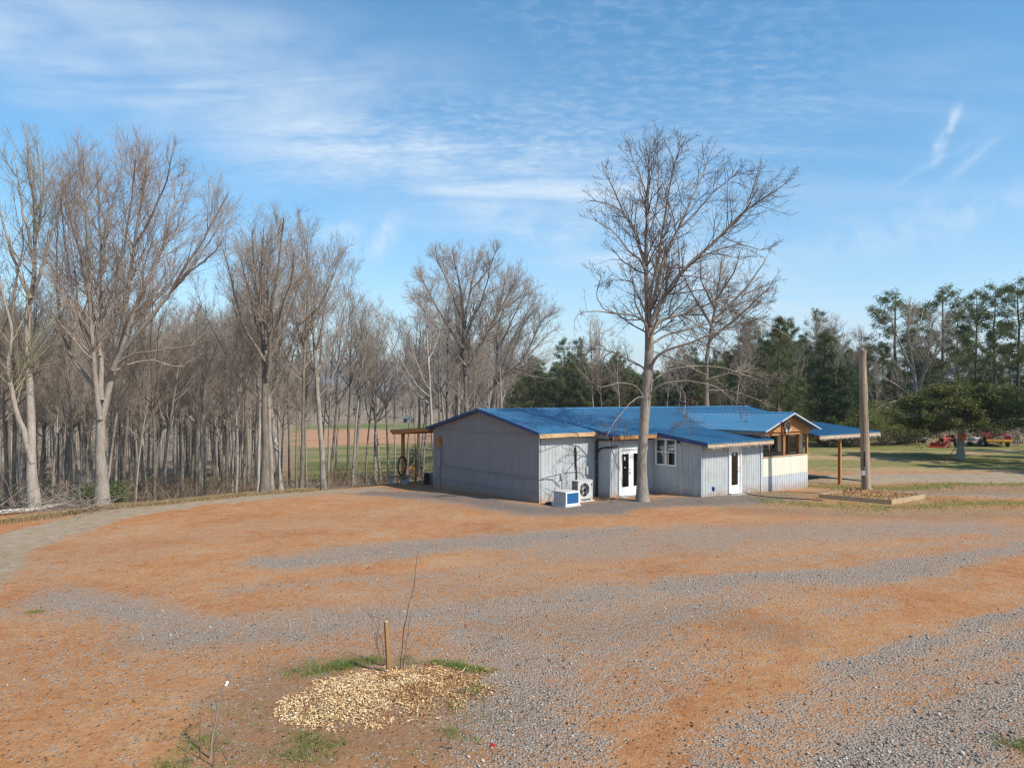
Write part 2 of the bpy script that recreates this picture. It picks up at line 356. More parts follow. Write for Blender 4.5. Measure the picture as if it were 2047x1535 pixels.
def flat(px, py): Y = CAMH * F / (py - HY); return np.array(((px - CX) / F * Y, Y))
def wp(px, py, Y): return np.array(((px - CX) / F * Y, Y, CAMH + (HY - py) / F * Y))
def pdist(x, y, pl):
    d = np.full(np.shape(x), 1e9)
    for a, b in zip(pl[:-1], pl[1:]):
        ab = b - a; t = np.clip(((x - a[0]) * ab[0] + (y - a[1]) * ab[1]) / max(ab @ ab, 1e-9), 0, 1)
        d = np.minimum(d, np.hypot(x - a[0] - t * ab[0], y - a[1] - t * ab[1]))
    return d
def band(x, y, pix, hw, amp=1.0, soft=.8):
    pl = [flat(*p) for p in pix]
    soft = min(soft, 1); return amp * (1 - ss(hw * (1 - soft), hw * (1 + soft) + .35, pdist(x, y, pl)))
ROADP = [(-420, 1330), (-120, 1185), (0, 1103), (70, 1070), (150, 1045), (260, 1021), (400, 1002), (600, 984), (740, 972)]
def masks(x, y):
    wx = x + (fbm(x * .5, y * .5, 31, 3) - .5) * 1.6; wy = y + (fbm(x * .5, y * .5, 37, 3) - .5) * 1.8
    b = lambda *a, **k: band(wx, wy, *a, **k)
    g = b([(580, 1120), (800, 1101), (1000, 1080), (1250, 1064)], .75)
    for a in (b([(1150, 1092), (1400, 1078), (1650, 1062), (1950, 1056)], 1.7, .72), b([(120, 1205), (400, 1255), (650, 1258), (800, 1238), (1000, 1215), (1200, 1192)], .8, .85),
              b([(480, 1182), (800, 1152), (1100, 1132), (1300, 1112)], .4, .5), b([(980, 1280), (1060, 1380), (1150, 1560)], .95, .8), b([(1080, 1300), (1300, 1235), (1500, 1195)], .9, .62),
              b([(1330, 1178), (1500, 1162), (1700, 1150), (1900, 1122), (2060, 1090)], .7, 1.), b([(1480, 1570), (1750, 1410), (2060, 1290), (2300, 1220)], 1.5, 1.35),
              b([(760, 982), (900, 993), (1060, 1018), (1180, 1018), (1300, 1006), (1450, 1003), (1560, 990)], 1.0, 1.35), b([(1840, 986), (2000, 986), (2300, 985)], 1.1, .95),
              b([(0, 1240), (120, 1180)], .5, .4), b([(700, 1300), (900, 1300), (1100, 1250)], .8, .45)):
        g = np.maximum(g, a)
    for a in (b([(1000, 1210), (1300, 1330), (1350, 1480)], 1.6, .5), b([(850, 1180), (1300, 1160), (1700, 1210)], 1.3, .42), b([(1300, 1110), (1700, 1105), (2060, 1080)], 1.6, .4), b([(300, 1300), (600, 1310)], .8, .3)): g = np.maximum(g, a)
    g = np.maximum(g, .22 * ss(.35, .7, fbm(x * .25, y * .25, 3, 3)))
    g = np.maximum(g - 1.0 * b([(1210, 1570), (1450, 1425), (1700, 1295), (2060, 1168), (2300, 1110)], .42, 1., soft=.7), 0)
    for tr in ([(1480, 1520), (1680, 1395), (2060, 1245)], [(1560, 1540), (1760, 1420), (2060, 1315)], [(1080, 1136), (1500, 1112), (1960, 1070)], [(1120, 1158), (1540, 1135), (2000, 1090)], [(1400, 1250), (1700, 1190), (2060, 1120)]):
        g = g * (1 - .62 * band(x + (wx - x) * .25, y + (wy - y) * .25, tr, .15, 1., soft=.8))
    soil = np.maximum(b([(560, 1380), (560, 1450), (700, 1500), (1000, 1450)], .9, .75), np.maximum(b([(1000, 1250), (1400, 1230), (1560, 1260)], .8, .6), b([(250, 1275), (700, 1265)], .5, .5)))
    soil = np.maximum(soil, b([(1520, 1020), (1800, 1026), (2250, 1026)], 1.5, .7)); soil = np.maximum(soil, b([(1540, 990), (1680, 975), (2250, 965)], 1.6, .6))
    slate_shade = b([(760, 982), (900, 993), (1060, 1018), (1180, 1018), (1300, 1006), (1450, 1003), (1560, 990)], 1.3, 1.)
    roadpl = [flat(*p) for p in ROADP]
    rd = 1 - ss(.35, 1.85, pdist(wx * .4 + x * .6, wy * .4 + y * .6, roadpl) + .9 * (fbm(x * .8, y * .8, 61, 3) - .5))
    drive = 1 - ss(1.6, 3.2, pdist(wx, wy, [flat(1560, 950), flat(1700, 951), flat(1850, 948), flat(2060, 946), flat(2600, 944)]))
    rd = np.maximum(rd, drive * .95 * ss(11, 14, x))
    lawn = ss(43.8, 46.5, wy) * ss(9, 13, x) * (1 - ss(0, 3, beyond(x, y)))
    gr = np.maximum(lawn * (.12 + .55 * ss(.38, .62, fbm(x * .10, y * .35, 41, 3)) + .25 * ss(24, 36, x)), 0)
    gr = np.maximum(gr, b([(1600, 962), (1760, 970), (1900, 962), (2100, 958), (2400, 957)], .9, .62))
    gr = np.maximum(gr, b([(1540, 1004), (1640, 1008), (1800, 1012), (1950, 1006), (2200, 1010)], .8, .6))
    gr = np.maximum(gr, b([(950, 1006), (1050, 1022)], .5, .25))
    gr = np.maximum(gr, b([(430, 1510), (560, 1490), (640, 1500), (720, 1535)], .35, .4))
    gr = np.maximum(gr, b([(600, 1345), (690, 1325), (770, 1318)], .2, .55)); gr = np.maximum(gr, b([(860, 1325), (970, 1345)], .12, .6))
    dry = np.maximum(lawn, b([(1540, 990), (1800, 985), (2200, 975)], 1.3, .6)); dry = np.maximum(dry, b([(1500, 1012), (1800, 1022), (2200, 1022)], 1.2, .55))
    dry = np.maximum(dry, b([(-100, 1048), (130, 1036), (330, 1008), (520, 990)], .5, .5) * (1 - rd))
    d = beyond(wx, wy)
    lit = ss(.6, 2.2, d + .9)
    r = np.hypot(x, y); q = x / np.maximum(y, 1)
    sector = ss(-.335, -.27, q) * (1 - ss(-.085, -.05, q))
    fg = sector * ss(58, 74, r + 30 * (fbm(x / 20, y / 20, 51, 3) - .5)) * (1 - ss(330, 350, r))
    field = fg
    redf = fg * ss(168, 195, r + 60 * (fbm(x / 30, y / 30, 53, 3) - .5)) * (1 - ss(270, 310, r + 60 * (fbm(x / 40, y / 25, 59, 3) - .5)))
    lit = lit * (1 - fg)
    return dict(gravel=np.clip(g, 0, 1) * (1 - lit), road=np.clip(rd, 0, 1), grass=np.clip(gr, 0, 1), dry=np.clip(dry, 0, 1), litter=np.clip(lit, 0, 1), field=field, redfield=redf, soil=soil, slate_shade=slate_shade)

def ground_material():
    m_ = bpy.data.materials.new('yard_ground'); m_.use_nodes = True; nt = m_.node_tree; nt.nodes.clear()
    pos = nd(nt, 'ShaderNodeNewGeometry').outputs['Position']
    at = lambda n: nd(nt, 'ShaderNodeAttribute', attribute_name=n).outputs['Fac']
    n_lo = noise(nt, pos, .35, 4, .6); n_mid = noise(nt, pos, 2.2, 5, .65); n_hi = noise(nt, pos, 17, 5, .7); n_vhi = noise(nt, pos, 70, 3, .7)
    clay = ramp(nt, math_(nt, 'ADD', math_(nt, 'MULTIPLY', n_lo, .55), math_(nt, 'MULTIPLY', n_mid, .45)), [(.28, (.28, .105, .038)), (.44, (.41, .182, .070)), (.57, (.47, .240, .106)), (.74, (.54, .345, .195))])
    clay = mixc(nt, math_(nt, 'MULTIPLY', sstep(nt, n_hi, .46, .72), .45), clay, (.265, .115, .055))
    clay = mixc(nt, math_(nt, 'MULTIPLY', sstep(nt, n_vhi, .54, .74), .4), clay, (.54, .40, .27))
    n_clod = noise(nt, pos, 7, 6, .75)
    clay = mixc(nt, math_(nt, 'MULTIPLY', sstep(nt, n_clod, .52, .66), .55), clay, (.215, .085, .036))
    clay = mixc(nt, math_(nt, 'MULTIPLY', math_(nt, 'SUBTRACT', 1.0, sstep(nt, n_clod, .34, .46)), .35), clay, (.52, .34, .20))
    # stones
    def vor(scale):
        v = nd(nt, 'ShaderNodeTexVoronoi', {'Vector': pos, 'Scale': scale, 'Randomness': 1.0}); return v.outputs['Color'], v.outputs['Distance']
    c1, d1 = vor(27); c2, d2 = vor(60)
    s1 = nd(nt, 'ShaderNodeSeparateColor', {0: c1}).outputs[0]; s2 = nd(nt, 'ShaderNodeSeparateColor', {0: c2}).outputs[1]
    st = ramp(nt, s1, [(0, (.13, .118, .108)), (.35, (.26, .235, .21)), (.7, (.41, .365, .315)), (.93, (.50, .44, .36)), (1, (.64, .59, .52))])
    stb = ramp(nt, s2, [(0, (.16, .14, .125)), (.5, (.33, .285, .24)), (1, (.47, .40, .33))])
    gcol = mixc(nt, .5, st, stb)
    gcol = mixc(nt, math_(nt, 'MULTIPLY', sstep(nt, d2, .25, .6), .4), gcol, (.26, .165, .105))
    jit = math_(nt, 'ADD', math_(nt, 'MULTIPLY', math_(nt, 'SUBTRACT', n_mid, .5), 1.1), math_(nt, 'MULTIPLY', math_(nt, 'SUBTRACT', s1, .5), 1.15))
    jit = math_(nt, 'ADD', jit, math_(nt, 'MULTIPLY', math_(nt, 'SUBTRACT', n_lo, .5), .7))
    gm = math_(nt, 'MULTIPLY', sstep(nt, math_(nt, 'ADD', at('gravel'), jit), .32, .68), .9)
    gcol = mixc(nt, math_(nt, 'MULTIPLY', at('slate_shade'), .9), gcol, mixc(nt, 1.0, gcol, (.56, .60, .68), 'MULTIPLY'))  # bluer gravel along the house, with some shade painted into its colour
    clay = mixc(nt, math_(nt, 'MULTIPLY', math_(nt, 'MULTIPLY', sstep(nt, at('gravel'), .2, .9), sstep(nt, n_mid, .25, .7)), .75), clay, (.40, .285, .20))
    clay = mixc(nt, math_(nt, 'MULTIPLY', sstep(nt, math_(nt, 'ADD', at('soil'), math_(nt, 'MULTIPLY', math_(nt, 'SUBTRACT', n_mid, .5), 1.0)), .25, .8), .75), clay, mixc(nt, n_hi, (.15, .085, .045), (.34, .21, .125)))
    col = mixc(nt, gm, clay, gcol)
    # fines between the stones tint thin gravel
    roadc = ramp(nt, n_mid, [(.3, (.27, .185, .115)), (.5, (.35, .265, .18)), (.7, (.41, .33, .24))])
    roadc = mixc(nt, math_(nt, 'MULTIPLY', sstep(nt, n_hi, .5, .7), .4), roadc, (.33, .27, .20))
    rm = sstep(nt, math_(nt, 'ADD', at('road'), math_(nt, 'MULTIPLY', math_(nt, 'SUBTRACT', n_mid, .5), .4)), .35, .65)
    col = mixc(nt, rm, col, roadc)
    dryc = ramp(nt, n_hi, [(.3, (.24, .16, .08)), (.5, (.36, .255, .14)), (.7, (.46, .35, .21))])
    dm = sstep(nt, math_(nt, 'ADD', at('dry'), math_(nt, 'MULTIPLY', math_(nt, 'SUBTRACT', n_mid, .5), .9)), .35, .75)
    col = mixc(nt, math_(nt, 'MULTIPLY', dm, .8), col, dryc)
    grc = ramp(nt, n_hi, [(.3, (.085, .11, .028)), (.5, (.15, .17, .045)), (.7, (.26, .24, .09))])
    gm2 = sstep(nt, math_(nt, 'ADD', at('grass'), math_(nt, 'MULTIPLY', math_(nt, 'SUBTRACT', n_mid, .5), 1.0)), .35, .75)
    col = mixc(nt, math_(nt, 'MULTIPLY', gm2, .85), col, grc)
    lic = ramp(nt, n_hi, [(.3, (.17, .12, .08)), (.5, (.28, .205, .14)), (.72, (.38, .295, .215))])
    lic = mixc(nt, sstep(nt, n_lo, .5, .75), lic, (.10, .095, .045))
    col = mixc(nt, sstep(nt, math_(nt, 'ADD', at('litter'), math_(nt, 'MULTIPLY', math_(nt, 'SUBTRACT', n_mid, .5), .6)), .3, .7), col, lic)
    n_f = noise(nt, nd(nt, 'ShaderNodeMapping', {'Vector': pos, 'Scale': (.35, 1.6, 1)}).outputs[0], .07, 6, .65)
    fic = ramp(nt, n_f, [(.32, (.10, .115, .035)), (.48, (.15, .165, .05)), (.6, (.24, .20, .10)), (.75, (.20, .14, .08))])
    col = mixc(nt, sstep(nt, at('field'), .3, .7), col, fic)
    rfc = ramp(nt, n_f, [(.3, (.38, .17, .085)), (.5, (.42, .23, .13)), (.7, (.30, .20, .11))])
    col = mixc(nt, sstep(nt, math_(nt, 'ADD', at('redfield'), math_(nt, 'MULTIPLY', math_(nt, 'SUBTRACT', n_f, .5), 2.2)), .35, .65), col, rfc)
    p = nd(nt, 'ShaderNodeBsdfPrincipled', {'Base Color': col, 'Roughness': .95, 'Specular IOR Level': .12})
    hgt = math_(nt, 'ADD', math_(nt, 'MULTIPLY', n_hi, .5), math_(nt, 'MULTIPLY', math_(nt, 'MULTIPLY', math_(nt, 'SUBTRACT', .6, d1), gm), 1.2))
    hgt = math_(nt, 'ADD', hgt, math_(nt, 'ADD', math_(nt, 'MULTIPLY', n_vhi, .3), math_(nt, 'MULTIPLY', n_clod, 1.1)))
    bp = nd(nt, 'ShaderNodeBump', {'Height': hgt, 'Strength': .9, 'Distance': .045}); nt.links.new(bp.outputs[0], p.inputs['Normal'])
    nd(nt, 'ShaderNodeOutputMaterial', {0: p}); return m_

def build_ground():
    rr = [0.0]; r = 2.5
    while r < 4950: rr.append(r); r *= 1.0175 if r < 120 else 1.045
    rr = np.array(rr)
    th = np.concatenate([np.linspace(-46, 46, 330), np.linspace(46, 314, 72)[1:-1]])
    th = np.radians(th); nA = len(th)
    RR, TT = np.meshgrid(rr[1:], th, indexing='ij')
    x = (RR * np.sin(TT)).ravel(); y = (RR * np.cos(TT)).ravel()
    z = gz(x, y)
    V = np.concatenate([[[0, 0, gz1(0, 0)]], np.stack([x, y, z], 1)])
    nR = len(rr) - 1
    i = np.arange(nR - 1)[:, None]; k = np.arange(nA)[None, :]
    a = 1 + i * nA + k; b = 1 + i * nA + (k + 1) % nA
    F4 = np.stack([a, a + nA, b + nA, b], -1).reshape(-1, 4)
    kk = np.arange(nA); F0 = np.stack([np.zeros(nA, int), 1 + kk, 1 + (kk + 1) % nA, 1 + (kk + 1) % nA], 1)
    me = bpy.data.meshes.new('ground')
    faces = [tuple(f[:3]) for f in F0.tolist()] + F4.tolist()
    me.from_pydata(V.tolist(), [], faces)
    me.polygons.foreach_set('use_smooth', np.ones(len(faces), bool))
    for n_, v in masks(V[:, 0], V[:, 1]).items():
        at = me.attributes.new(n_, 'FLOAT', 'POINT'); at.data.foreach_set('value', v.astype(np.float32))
    me.materials.append(ground_material()); me.update()
    o = link('ground', me); tag(o, 'red clay yard with patches of grey gravel, grass and leaf litter', None, None, 'structure')
build_ground()

def build_hills():
    a = np.radians(np.linspace(-75, 75, 260)); V = []; Fc = []
    mm = mat('wooded_hill', (.10, .095, .07), (.07, .075, .05), .95, .004)
    prof = 120 + 130 * fbm(a * 4 + 9, a * 0, 71, 5) + 55 * np.exp(-((a + .17) / .10) ** 2) + 45 * np.exp(-((a + .30) / .08) ** 2)
    rows = [(3300, -15, 0), (3500, 0, .35), (3750, 0, .7), (4000, 0, 1.0), (4300, 0, .9), (4700, -15, 0)]
    for k, (r, z0, m_) in enumerate(rows):
        jit = (fbm(a * 40, a * 0 + k, 73, 3) - .5) * 10 * (m_ > 0)
        V.append(np.stack([r * np.sin(a), r * np.cos(a), z0 + (prof - 45) * m_ + jit], 1))
    V = np.concatenate(V); n = len(a)
    for k in range(len(rows) - 1):
        i = np.arange(n - 1); Fc.append(np.stack([k * n + i, k * n + i + 1, (k + 1) * n + i + 1, (k + 1) * n + i], 1))
    o = link('hills', np_mesh('hills', V, np.concatenate(Fc), mm, True)); tag(o, 'distant wooded hills along the horizon', None, None, 'structure')
build_hills()

# ------------------------------------------------------------------ branches
def tubes(P, Rr, sides):
    """P (n,K,3), Rr (n,K) -> verts, quads"""
    n, K, _ = P.shape
    T = np.empty_like(P); T[:, 1:-1] = P[:, 2:] - P[:, :-2]; T[:, 0] = P[:, 1] - P[:, 0]; T[:, -1] = P[:, -1] - P[:, -2]
    T /= np.linalg.norm(T, axis=2, keepdims=True) + 1e-9
    ref = np.where(np.abs(T[:, :1, 2:3]).repeat(3, 2) > .75, np.array([1., .13, 0]), np.array([.07, .11, 1.]))
    A = np.cross(T, np.broadcast_to(ref, T.shape)); A /= np.linalg.norm(A, axis=2, keepdims=True) + 1e-9
    B = np.cross(T, A); q = np.arange(sides) * 2 * np.pi / sides
    V = P[:, :, None] + Rr[:, :, None, None] * (np.cos(q)[None, None, :, None] * A[:, :, None] + np.sin(q)[None, None, :, None] * B[:, :, None])
    b = (np.arange(n)[:, None, None] * K + np.arange(K - 1)[None, :, None]) * sides
    k = np.arange(sides)[None, None]; k2 = (k + 1) % sides
    Fq = np.stack([b + k, b + k2, b + sides + k2, b + sides + k], -1).reshape(-1, 4)
    return V.reshape(-1, 3), Fq
def join(parts):
    V, Fq, o = [], [], 0
    for v, f in parts: V.append(v); Fq.append(f + o); o += len(v)
    return np.concatenate(V), np.concatenate(Fq)
def resample(pts, rad, K):
    pts = np.asarray(pts, float); rad = np.asarray(rad, float)
    d = np.concatenate([[0], np.cumsum(np.linalg.norm(np.diff(pts, axis=0), axis=1))])
    t = np.linspace(0, d[-1], K)
    # smooth by Catmull-Rom-ish: linear then one relax pass
    Q = np.stack([np.interp(t, d, pts[:, c]) for c in range(3)], 1); r = np.interp(t, d, rad)
    for _ in range(2): Q[1:-1] = .25 * Q[:-2] + .5 * Q[1:-1] + .25 * Q[2:]
    return Q, r
def sprout(P, Rr, rng, per_m, t0, ang, lenf, lmin, lmax, radf, rmin, K, up, wig, t1=1.0, maxr=9, tipf=1.12):
    """side branches from every branch in P; returns (n,K,3),(n,K)"""
    n, Kp, _ = P.shape
    if n == 0: return np.zeros((0, K, 3)), np.zeros((0, K))
    seg = np.linalg.norm(np.diff(P, axis=1), axis=2); L = seg.sum(1)
    cnt = rng.poisson(per_m * L * (t1 - t0)); idx = np.repeat(np.arange(n), cnt)
    if len(idx) == 0: return np.zeros((0, K, 3)), np.zeros((0, K))
    t = t0 + (t1 - t0) * rng.random(len(idx)); f = t * (Kp - 1); i0 = np.minimum(f.astype(int), Kp - 2); ft = (f - i0)[:, None]
    p0 = P[idx, i0] * (1 - ft) + P[idx, i0 + 1] * ft; T = P[idx, i0 + 1] - P[idx, i0]; T /= np.linalg.norm(T, axis=1, keepdims=True) + 1e-9
    r0 = Rr[idx, i0] * (1 - ft[:, 0]) + Rr[idx, i0 + 1] * ft[:, 0]
    rv = rng.normal(size=(len(idx), 3)); pe = rv - (rv * T).sum(1, keepdims=True) * T; pe /= np.linalg.norm(pe, axis=1, keepdims=True) + 1e-9
    a = np.radians(ang[0] + ang[1] * rng.normal(size=len(idx)))[:, None]
    D = T * np.cos(a) + pe * np.sin(a)
    Lc = np.clip(lenf * L[idx] * (tipf - t) * rng.uniform(.55, 1.25, len(idx)), lmin, lmax)
    rc = np.maximum(np.minimum(r0 * radf * rng.uniform(.7, 1.1, len(idx)), maxr), rmin)
    out = np.empty((len(idx), K, 3)); out[:, 0] = p0; rad = np.empty((len(idx), K)); rad[:, 0] = rc
    for k in range(1, K):
        D = D + rng.normal(size=D.shape) * wig + np.array([0, 0, up]); D /= np.linalg.norm(D, axis=1, keepdims=True)
        out[:, k] = out[:, k - 1] + D * (Lc / (K - 1))[:, None]; rad[:, k] = np.maximum(rc * (1 - .8 * k / (K - 1)), rmin * .6)
    return out, rad

def limb_tree(limbs, rng, L2, L3, L4, sides=(9, 4, 3, 3), wob=.03, bare=(), env=None):
    """limbs: list of (pts, radii).  Returns (trunk verts, faces), (crown verts, faces)"""
    P, Q = [], []
    for pts, rad in limbs:
        q, r = resample(pts, rad, 22); nz = np.cumsum(rng.normal(size=(20, 3)), 0); nz -= np.linspace(0, 1, 20)[:, None] * nz[-1]; q[1:-1] += nz * wob * .38 * np.array([1, 1, .4]); P.append(q); Q.append(r)
    P = np.array(P); Q = np.array(Q)
    trunk = tubes(P, Q, sides[0])
    full = [i for i in range(1, len(P)) if i not in bare]
    P2, R2 = sprout(P[full], Q[full], rng, **L2)
    if bare:
        pb, rb = sprout(P[list(bare)], Q[list(bare)], rng, **dict(L2, per_m=.7, lmax=1.2, t0=.3)); P2 = np.concatenate([P2, pb]); R2 = np.concatenate([R2, rb])
    P2b, R2b = sprout(P[:1], Q[:1], rng, **dict(L2, t0=.45, per_m=L2['per_m'] * .8)); P2c, R2c = sprout(P[[0] + full], Q[[0] + full], rng, **dict(L2, t0=.78, per_m=L2['per_m'] * 1.6, ang=(26, 10), lmin=L2['lmin'] * .9, lmax=L2['lmax'] * .55)); P2 = np.concatenate([P2, P2b, P2c]); R2 = np.concatenate([R2, R2b, R2c])
    inside = lambda A, B: (A, B)
    if env is not None:
        c, rx, rz_ = env
        def inside(A, B):
            d = A[:, -1] - c; up = np.where(d[:, 2] > 0, np.abs(d[:, 2] / rz_), 0); k = (np.abs(d[:, 0] / rx) ** 2.3 + np.abs(d[:, 1] / (rx * 1.1)) ** 2.3 + up ** 2.3) < 1; return A[k], B[k]
    P2, R2 = inside(P2, R2)
    P3, R3 = inside(*sprout(P2, R2, rng, **L3)); parts = [tubes(P2, R2, sides[1]), tubes(P3, R3, sides[2])]
    if L4:
        P4, R4 = inside(*sprout(P3, R3, rng, **L4)); parts.append(tubes(P4, R4, sides[3]))
        P4, R4 = inside(*sprout(P2, R2, rng, **dict(L4, per_m=L4['per_m'] * .7, t0=.4))); parts.append(tubes(P4, R4, sides[3]))
    return trunk, join(parts)
def px_limb(pix, base, Y, r0, r1, dy=0.0, sc=1.0, ox=0.0, oy=0.0, power=.8, trim=.45):
    pix = [np.array(q, float) for q in pix]; n = len(pix); out = []
    if n > 3: pix[-1] = pix[-2] + (pix[-1] - pix[-2]) * trim
    for i, (a, b) in enumerate(pix):
        yy = Y + dy * (i / max(n - 1, 1)) ** 1.2
        out.append(wp(ox + a * sc, oy + b * sc, yy) - base)
    t = np.linspace(0, 1, n) ** power
    return out, r0 + (r1 - r0) * t
def place_tree(name, label, base, trunk, crown, bark, twig, group=None):
    o = thing(name, label, 'tree', tuple(base), 0, group)
    link('trunk', np_mesh('trunk', *trunk, bark, True), o); link('crown', np_mesh('crown', *crown, twig, True), o)
    return o
def flare(pts, rad):  # root flare near the ground
    return pts, rad
L2_OAK = dict(per_m=4.2, t0=.15, ang=(46, 12), lenf=.46, lmin=.9, lmax=2.8, radf=.42, rmin=.010, K=7, up=.05, wig=.15, maxr=.04, tipf=1.2)
L3_OAK = dict(per_m=5.8, t0=.15, ang=(46, 14), lenf=.50, lmin=.25, lmax=1.0, radf=.6, rmin=.006, K=5, up=.05, wig=.20)
L4_OAK = dict(per_m=7.6, t0=.15, ang=(45, 14), lenf=.6, lmin=.09, lmax=.34, radf=.7, rmin=.0045, K=3, up=.07, wig=.16)

def hero():
    rng = np.random.default_rng(5); Y = 30.6
    bx, by = wp(1285, 1003, Y)[:2]; base = np.array((bx, by, gz1(bx, by) - .06))
    s = Y / F
    trunk = px_limb([(1285, 1010), (1284, 985), (1283, 940), (1283, 880), (1290, 800), (1297, 760), (1297, 700), (1297, 650), (1292, 600), (1290, 540), (1292, 480), (1296, 400), (1297, 330), (1300, 268)], base, Y, 1, 1, .3, trim=1.0)
    trunk = (trunk[0], np.array([16, 12, 9.5, 9.3, 10, 10, 9, 8, 5.4, 4.4, 3.6, 2.4, 1.4, .5]) * s)
    Lb = [trunk]
    def L(p, r0, dy): Lb.append(px_limb(p, base, Y, r0 * .82 * s, .45 * s, dy))
    L([(1300, 650), (1307, 625), (1334, 582), (1373, 531), (1432, 484), (1475, 437), (1514, 402), (1561, 375), (1582, 358)], 7, -1.6)
    L([(1300, 618), (1311, 582), (1327, 503), (1350, 464), (1373, 414), (1397, 359), (1424, 300), (1448, 250)], 5.5, 1.8)
    L([(1297, 612), (1303, 578), (1319, 519), (1327, 464), (1334, 414), (1342, 359), (1354, 308), (1370, 269)], 4.5, -2.2)
    L([(1291, 548), (1288, 527), (1268, 460), (1245, 425), (1229, 386), (1213, 347), (1194, 308)], 3.6, 1.3)
    L([(1291, 540), (1280, 518), (1256, 503), (1233, 468), (1205, 449), (1178, 433)], 3.2, -1.6)
    L([(1268, 460), (1240, 420), (1213, 406), (1180, 400), (1160, 414)], 2.0, .6)
    L([(1300, 668), (1313, 644), (1342, 632), (1381, 625), (1424, 601), (1475, 593), (1526, 574), (1575, 552)], 5, .9)
    L([(1298, 660), (1290, 645), (1272, 632), (1233, 627), (1194, 621), (1159, 625), (1135, 652)], 3.6, -1.0)
    L([(1233, 627), (1205, 618), (1192, 590), (1202, 560), (1198, 535)], 1.8, -1.5)
    L([(1298, 738), (1303, 722), (1327, 699), (1374, 687), (1432, 664), (1491, 644), (1545, 630)], 5, -1.8)
    L([(1295, 748), (1288, 734), (1256, 718), (1225, 703), (1190, 695), (1158, 708)], 3, 1.2)
    L([(1225, 703), (1206, 712), (1200, 745), (1190, 765), (1184, 790)], 1.6, 1.0)
    L([(1300, 790), (1306, 777), (1334, 765), (1373, 761), (1432, 773), (1463, 797), (1508, 818)], 2.8, -1.4)
    L([(1334, 765), (1362, 772), (1371, 800), (1368, 825), (1393, 868)], 1.4, -1.6)
    L([(1291, 800), (1280, 790), (1258, 806), (1236, 830), (1218, 856), (1206, 900)], 1.5, -1.5)
    L([(1391, 519), (1432, 500), (1475, 488), (1522, 500), (1572, 494)], 2.4, .8)
    L([(1405, 505), (1445, 470), (1490, 425), (1510, 370), (1522, 315), (1530, 285)], 2.6, 1.4)
    L([(1350, 464), (1385, 430), (1425, 385), (1470, 350), (1500, 330)], 2.2, -1.2)
    L([(1296, 400), (1280, 350), (1262, 310), (1255, 275)], 1.8, -1.0)
    L([(1297, 470), (1310, 420), (1316, 350), (1312, 290), (1318, 262)], 2.0, 1.3)
    L([(1424, 601), (1470, 625), (1520, 640), (1570, 668), (1600, 690)], 2.0, .8)
    L([(1299, 690), (1330, 668), (1390, 655), (1450, 640), (1500, 600), (1560, 590)], 3.4, 2.6)
    L([(1296, 640), (1275, 590), (1262, 560), (1225, 560), (1195, 575)], 2.4, 2.6)
    L([(1296, 700), (1300, 670), (1315, 630), (1320, 580), (1330, 520), (1345, 480)], 3.4, -4.0)
    L([(1297, 680), (1290, 650), (1270, 610), (1265, 560), (1250, 520)], 3.0, -3.8)
    L([(1297, 690), (1310, 650), (1325, 600), (1335, 560), (1340, 500)], 3.4, 4.2)
    L([(1296, 770), (1330, 740), (1390, 730), (1450, 735), (1520, 760), (1560, 800)], 2.2, 1.8)
    L([(1294, 800), (1270, 770), (1240, 765), (1205, 775), (1175, 765)], 1.5, -2.2)
    tr, cr = limb_tree(Lb, rng, L2_OAK, L3_OAK, L4_OAK, (10, 5, 3, 3), .035, (), (wp(1370, 520, Y) - base, 236 * s, 284 * s))
    place_tree('oak_tree', 'tall bare oak with wide spreading crown standing in front of the blue roofed building', base, tr, cr, BARK, TWIG_O)
hero()

L2_POP = dict(per_m=2.9, t0=.22, ang=(38, 10), lenf=.48, lmin=1.3, lmax=3.8, radf=.40, rmin=.009, K=8, up=.055, wig=.085, maxr=.035, tipf=1.25)
L3_POP = dict(per_m=4.6, t0=.12, ang=(34, 10), lenf=.52, lmin=.55, lmax=1.5, radf=.6, rmin=.0055, K=5, up=.07, wig=.09)
L4_POP = dict(per_m=6.5, t0=.10, ang=(33, 11), lenf=.6, lmin=.28, lmax=.75, radf=.7, rmin=.0038, K=3, up=.07, wig=.09)
def named_tree(name, label, Y, bpx, bpy, stems, seed, bark, twig, z=1.827, ox=0, oy=220, dens=1.0, L2=None, L3=None, L4=None, env=None):
    rng = np.random.default_rng(seed)
    w = wp(ox + bpx / z, oy + bpy / z, Y); base = np.array((w[0], Y, gz1(w[0], Y) - .1)); Lb = []; bare = []
    for i, (pix, r0, dy) in enumerate(stems):
        pix = [(ox + a / z, oy + b / z) for a, b in pix]
        if r0 < 0: bare.append(i)
        p, r = px_limb(pix, base, Y, abs(r0), .012, dy)
        if i == 0:
            p = [np.array((p[0][0], p[0][1], 0.0))] + [q for q in p if q[2] > .5]; r = np.interp(np.linspace(0, 1, len(p)), np.linspace(0, 1, len(r)), r); r[0] *= 1.45
        Lb.append((p, r))
    tr, cr = limb_tree(Lb, rng, dict(L2 or L2_POP, per_m=(L2 or L2_POP)['per_m'] * dens), L3 or L3_POP, L4 or L4_POP, (9, 4, 3, 3), .06, bare, None if env is None else (wp(env[0], env[1], Y) - base, env[2] / F * Y, env[3] / F * Y))
    return place_tree(name, label, base, tr, cr, bark, twig)
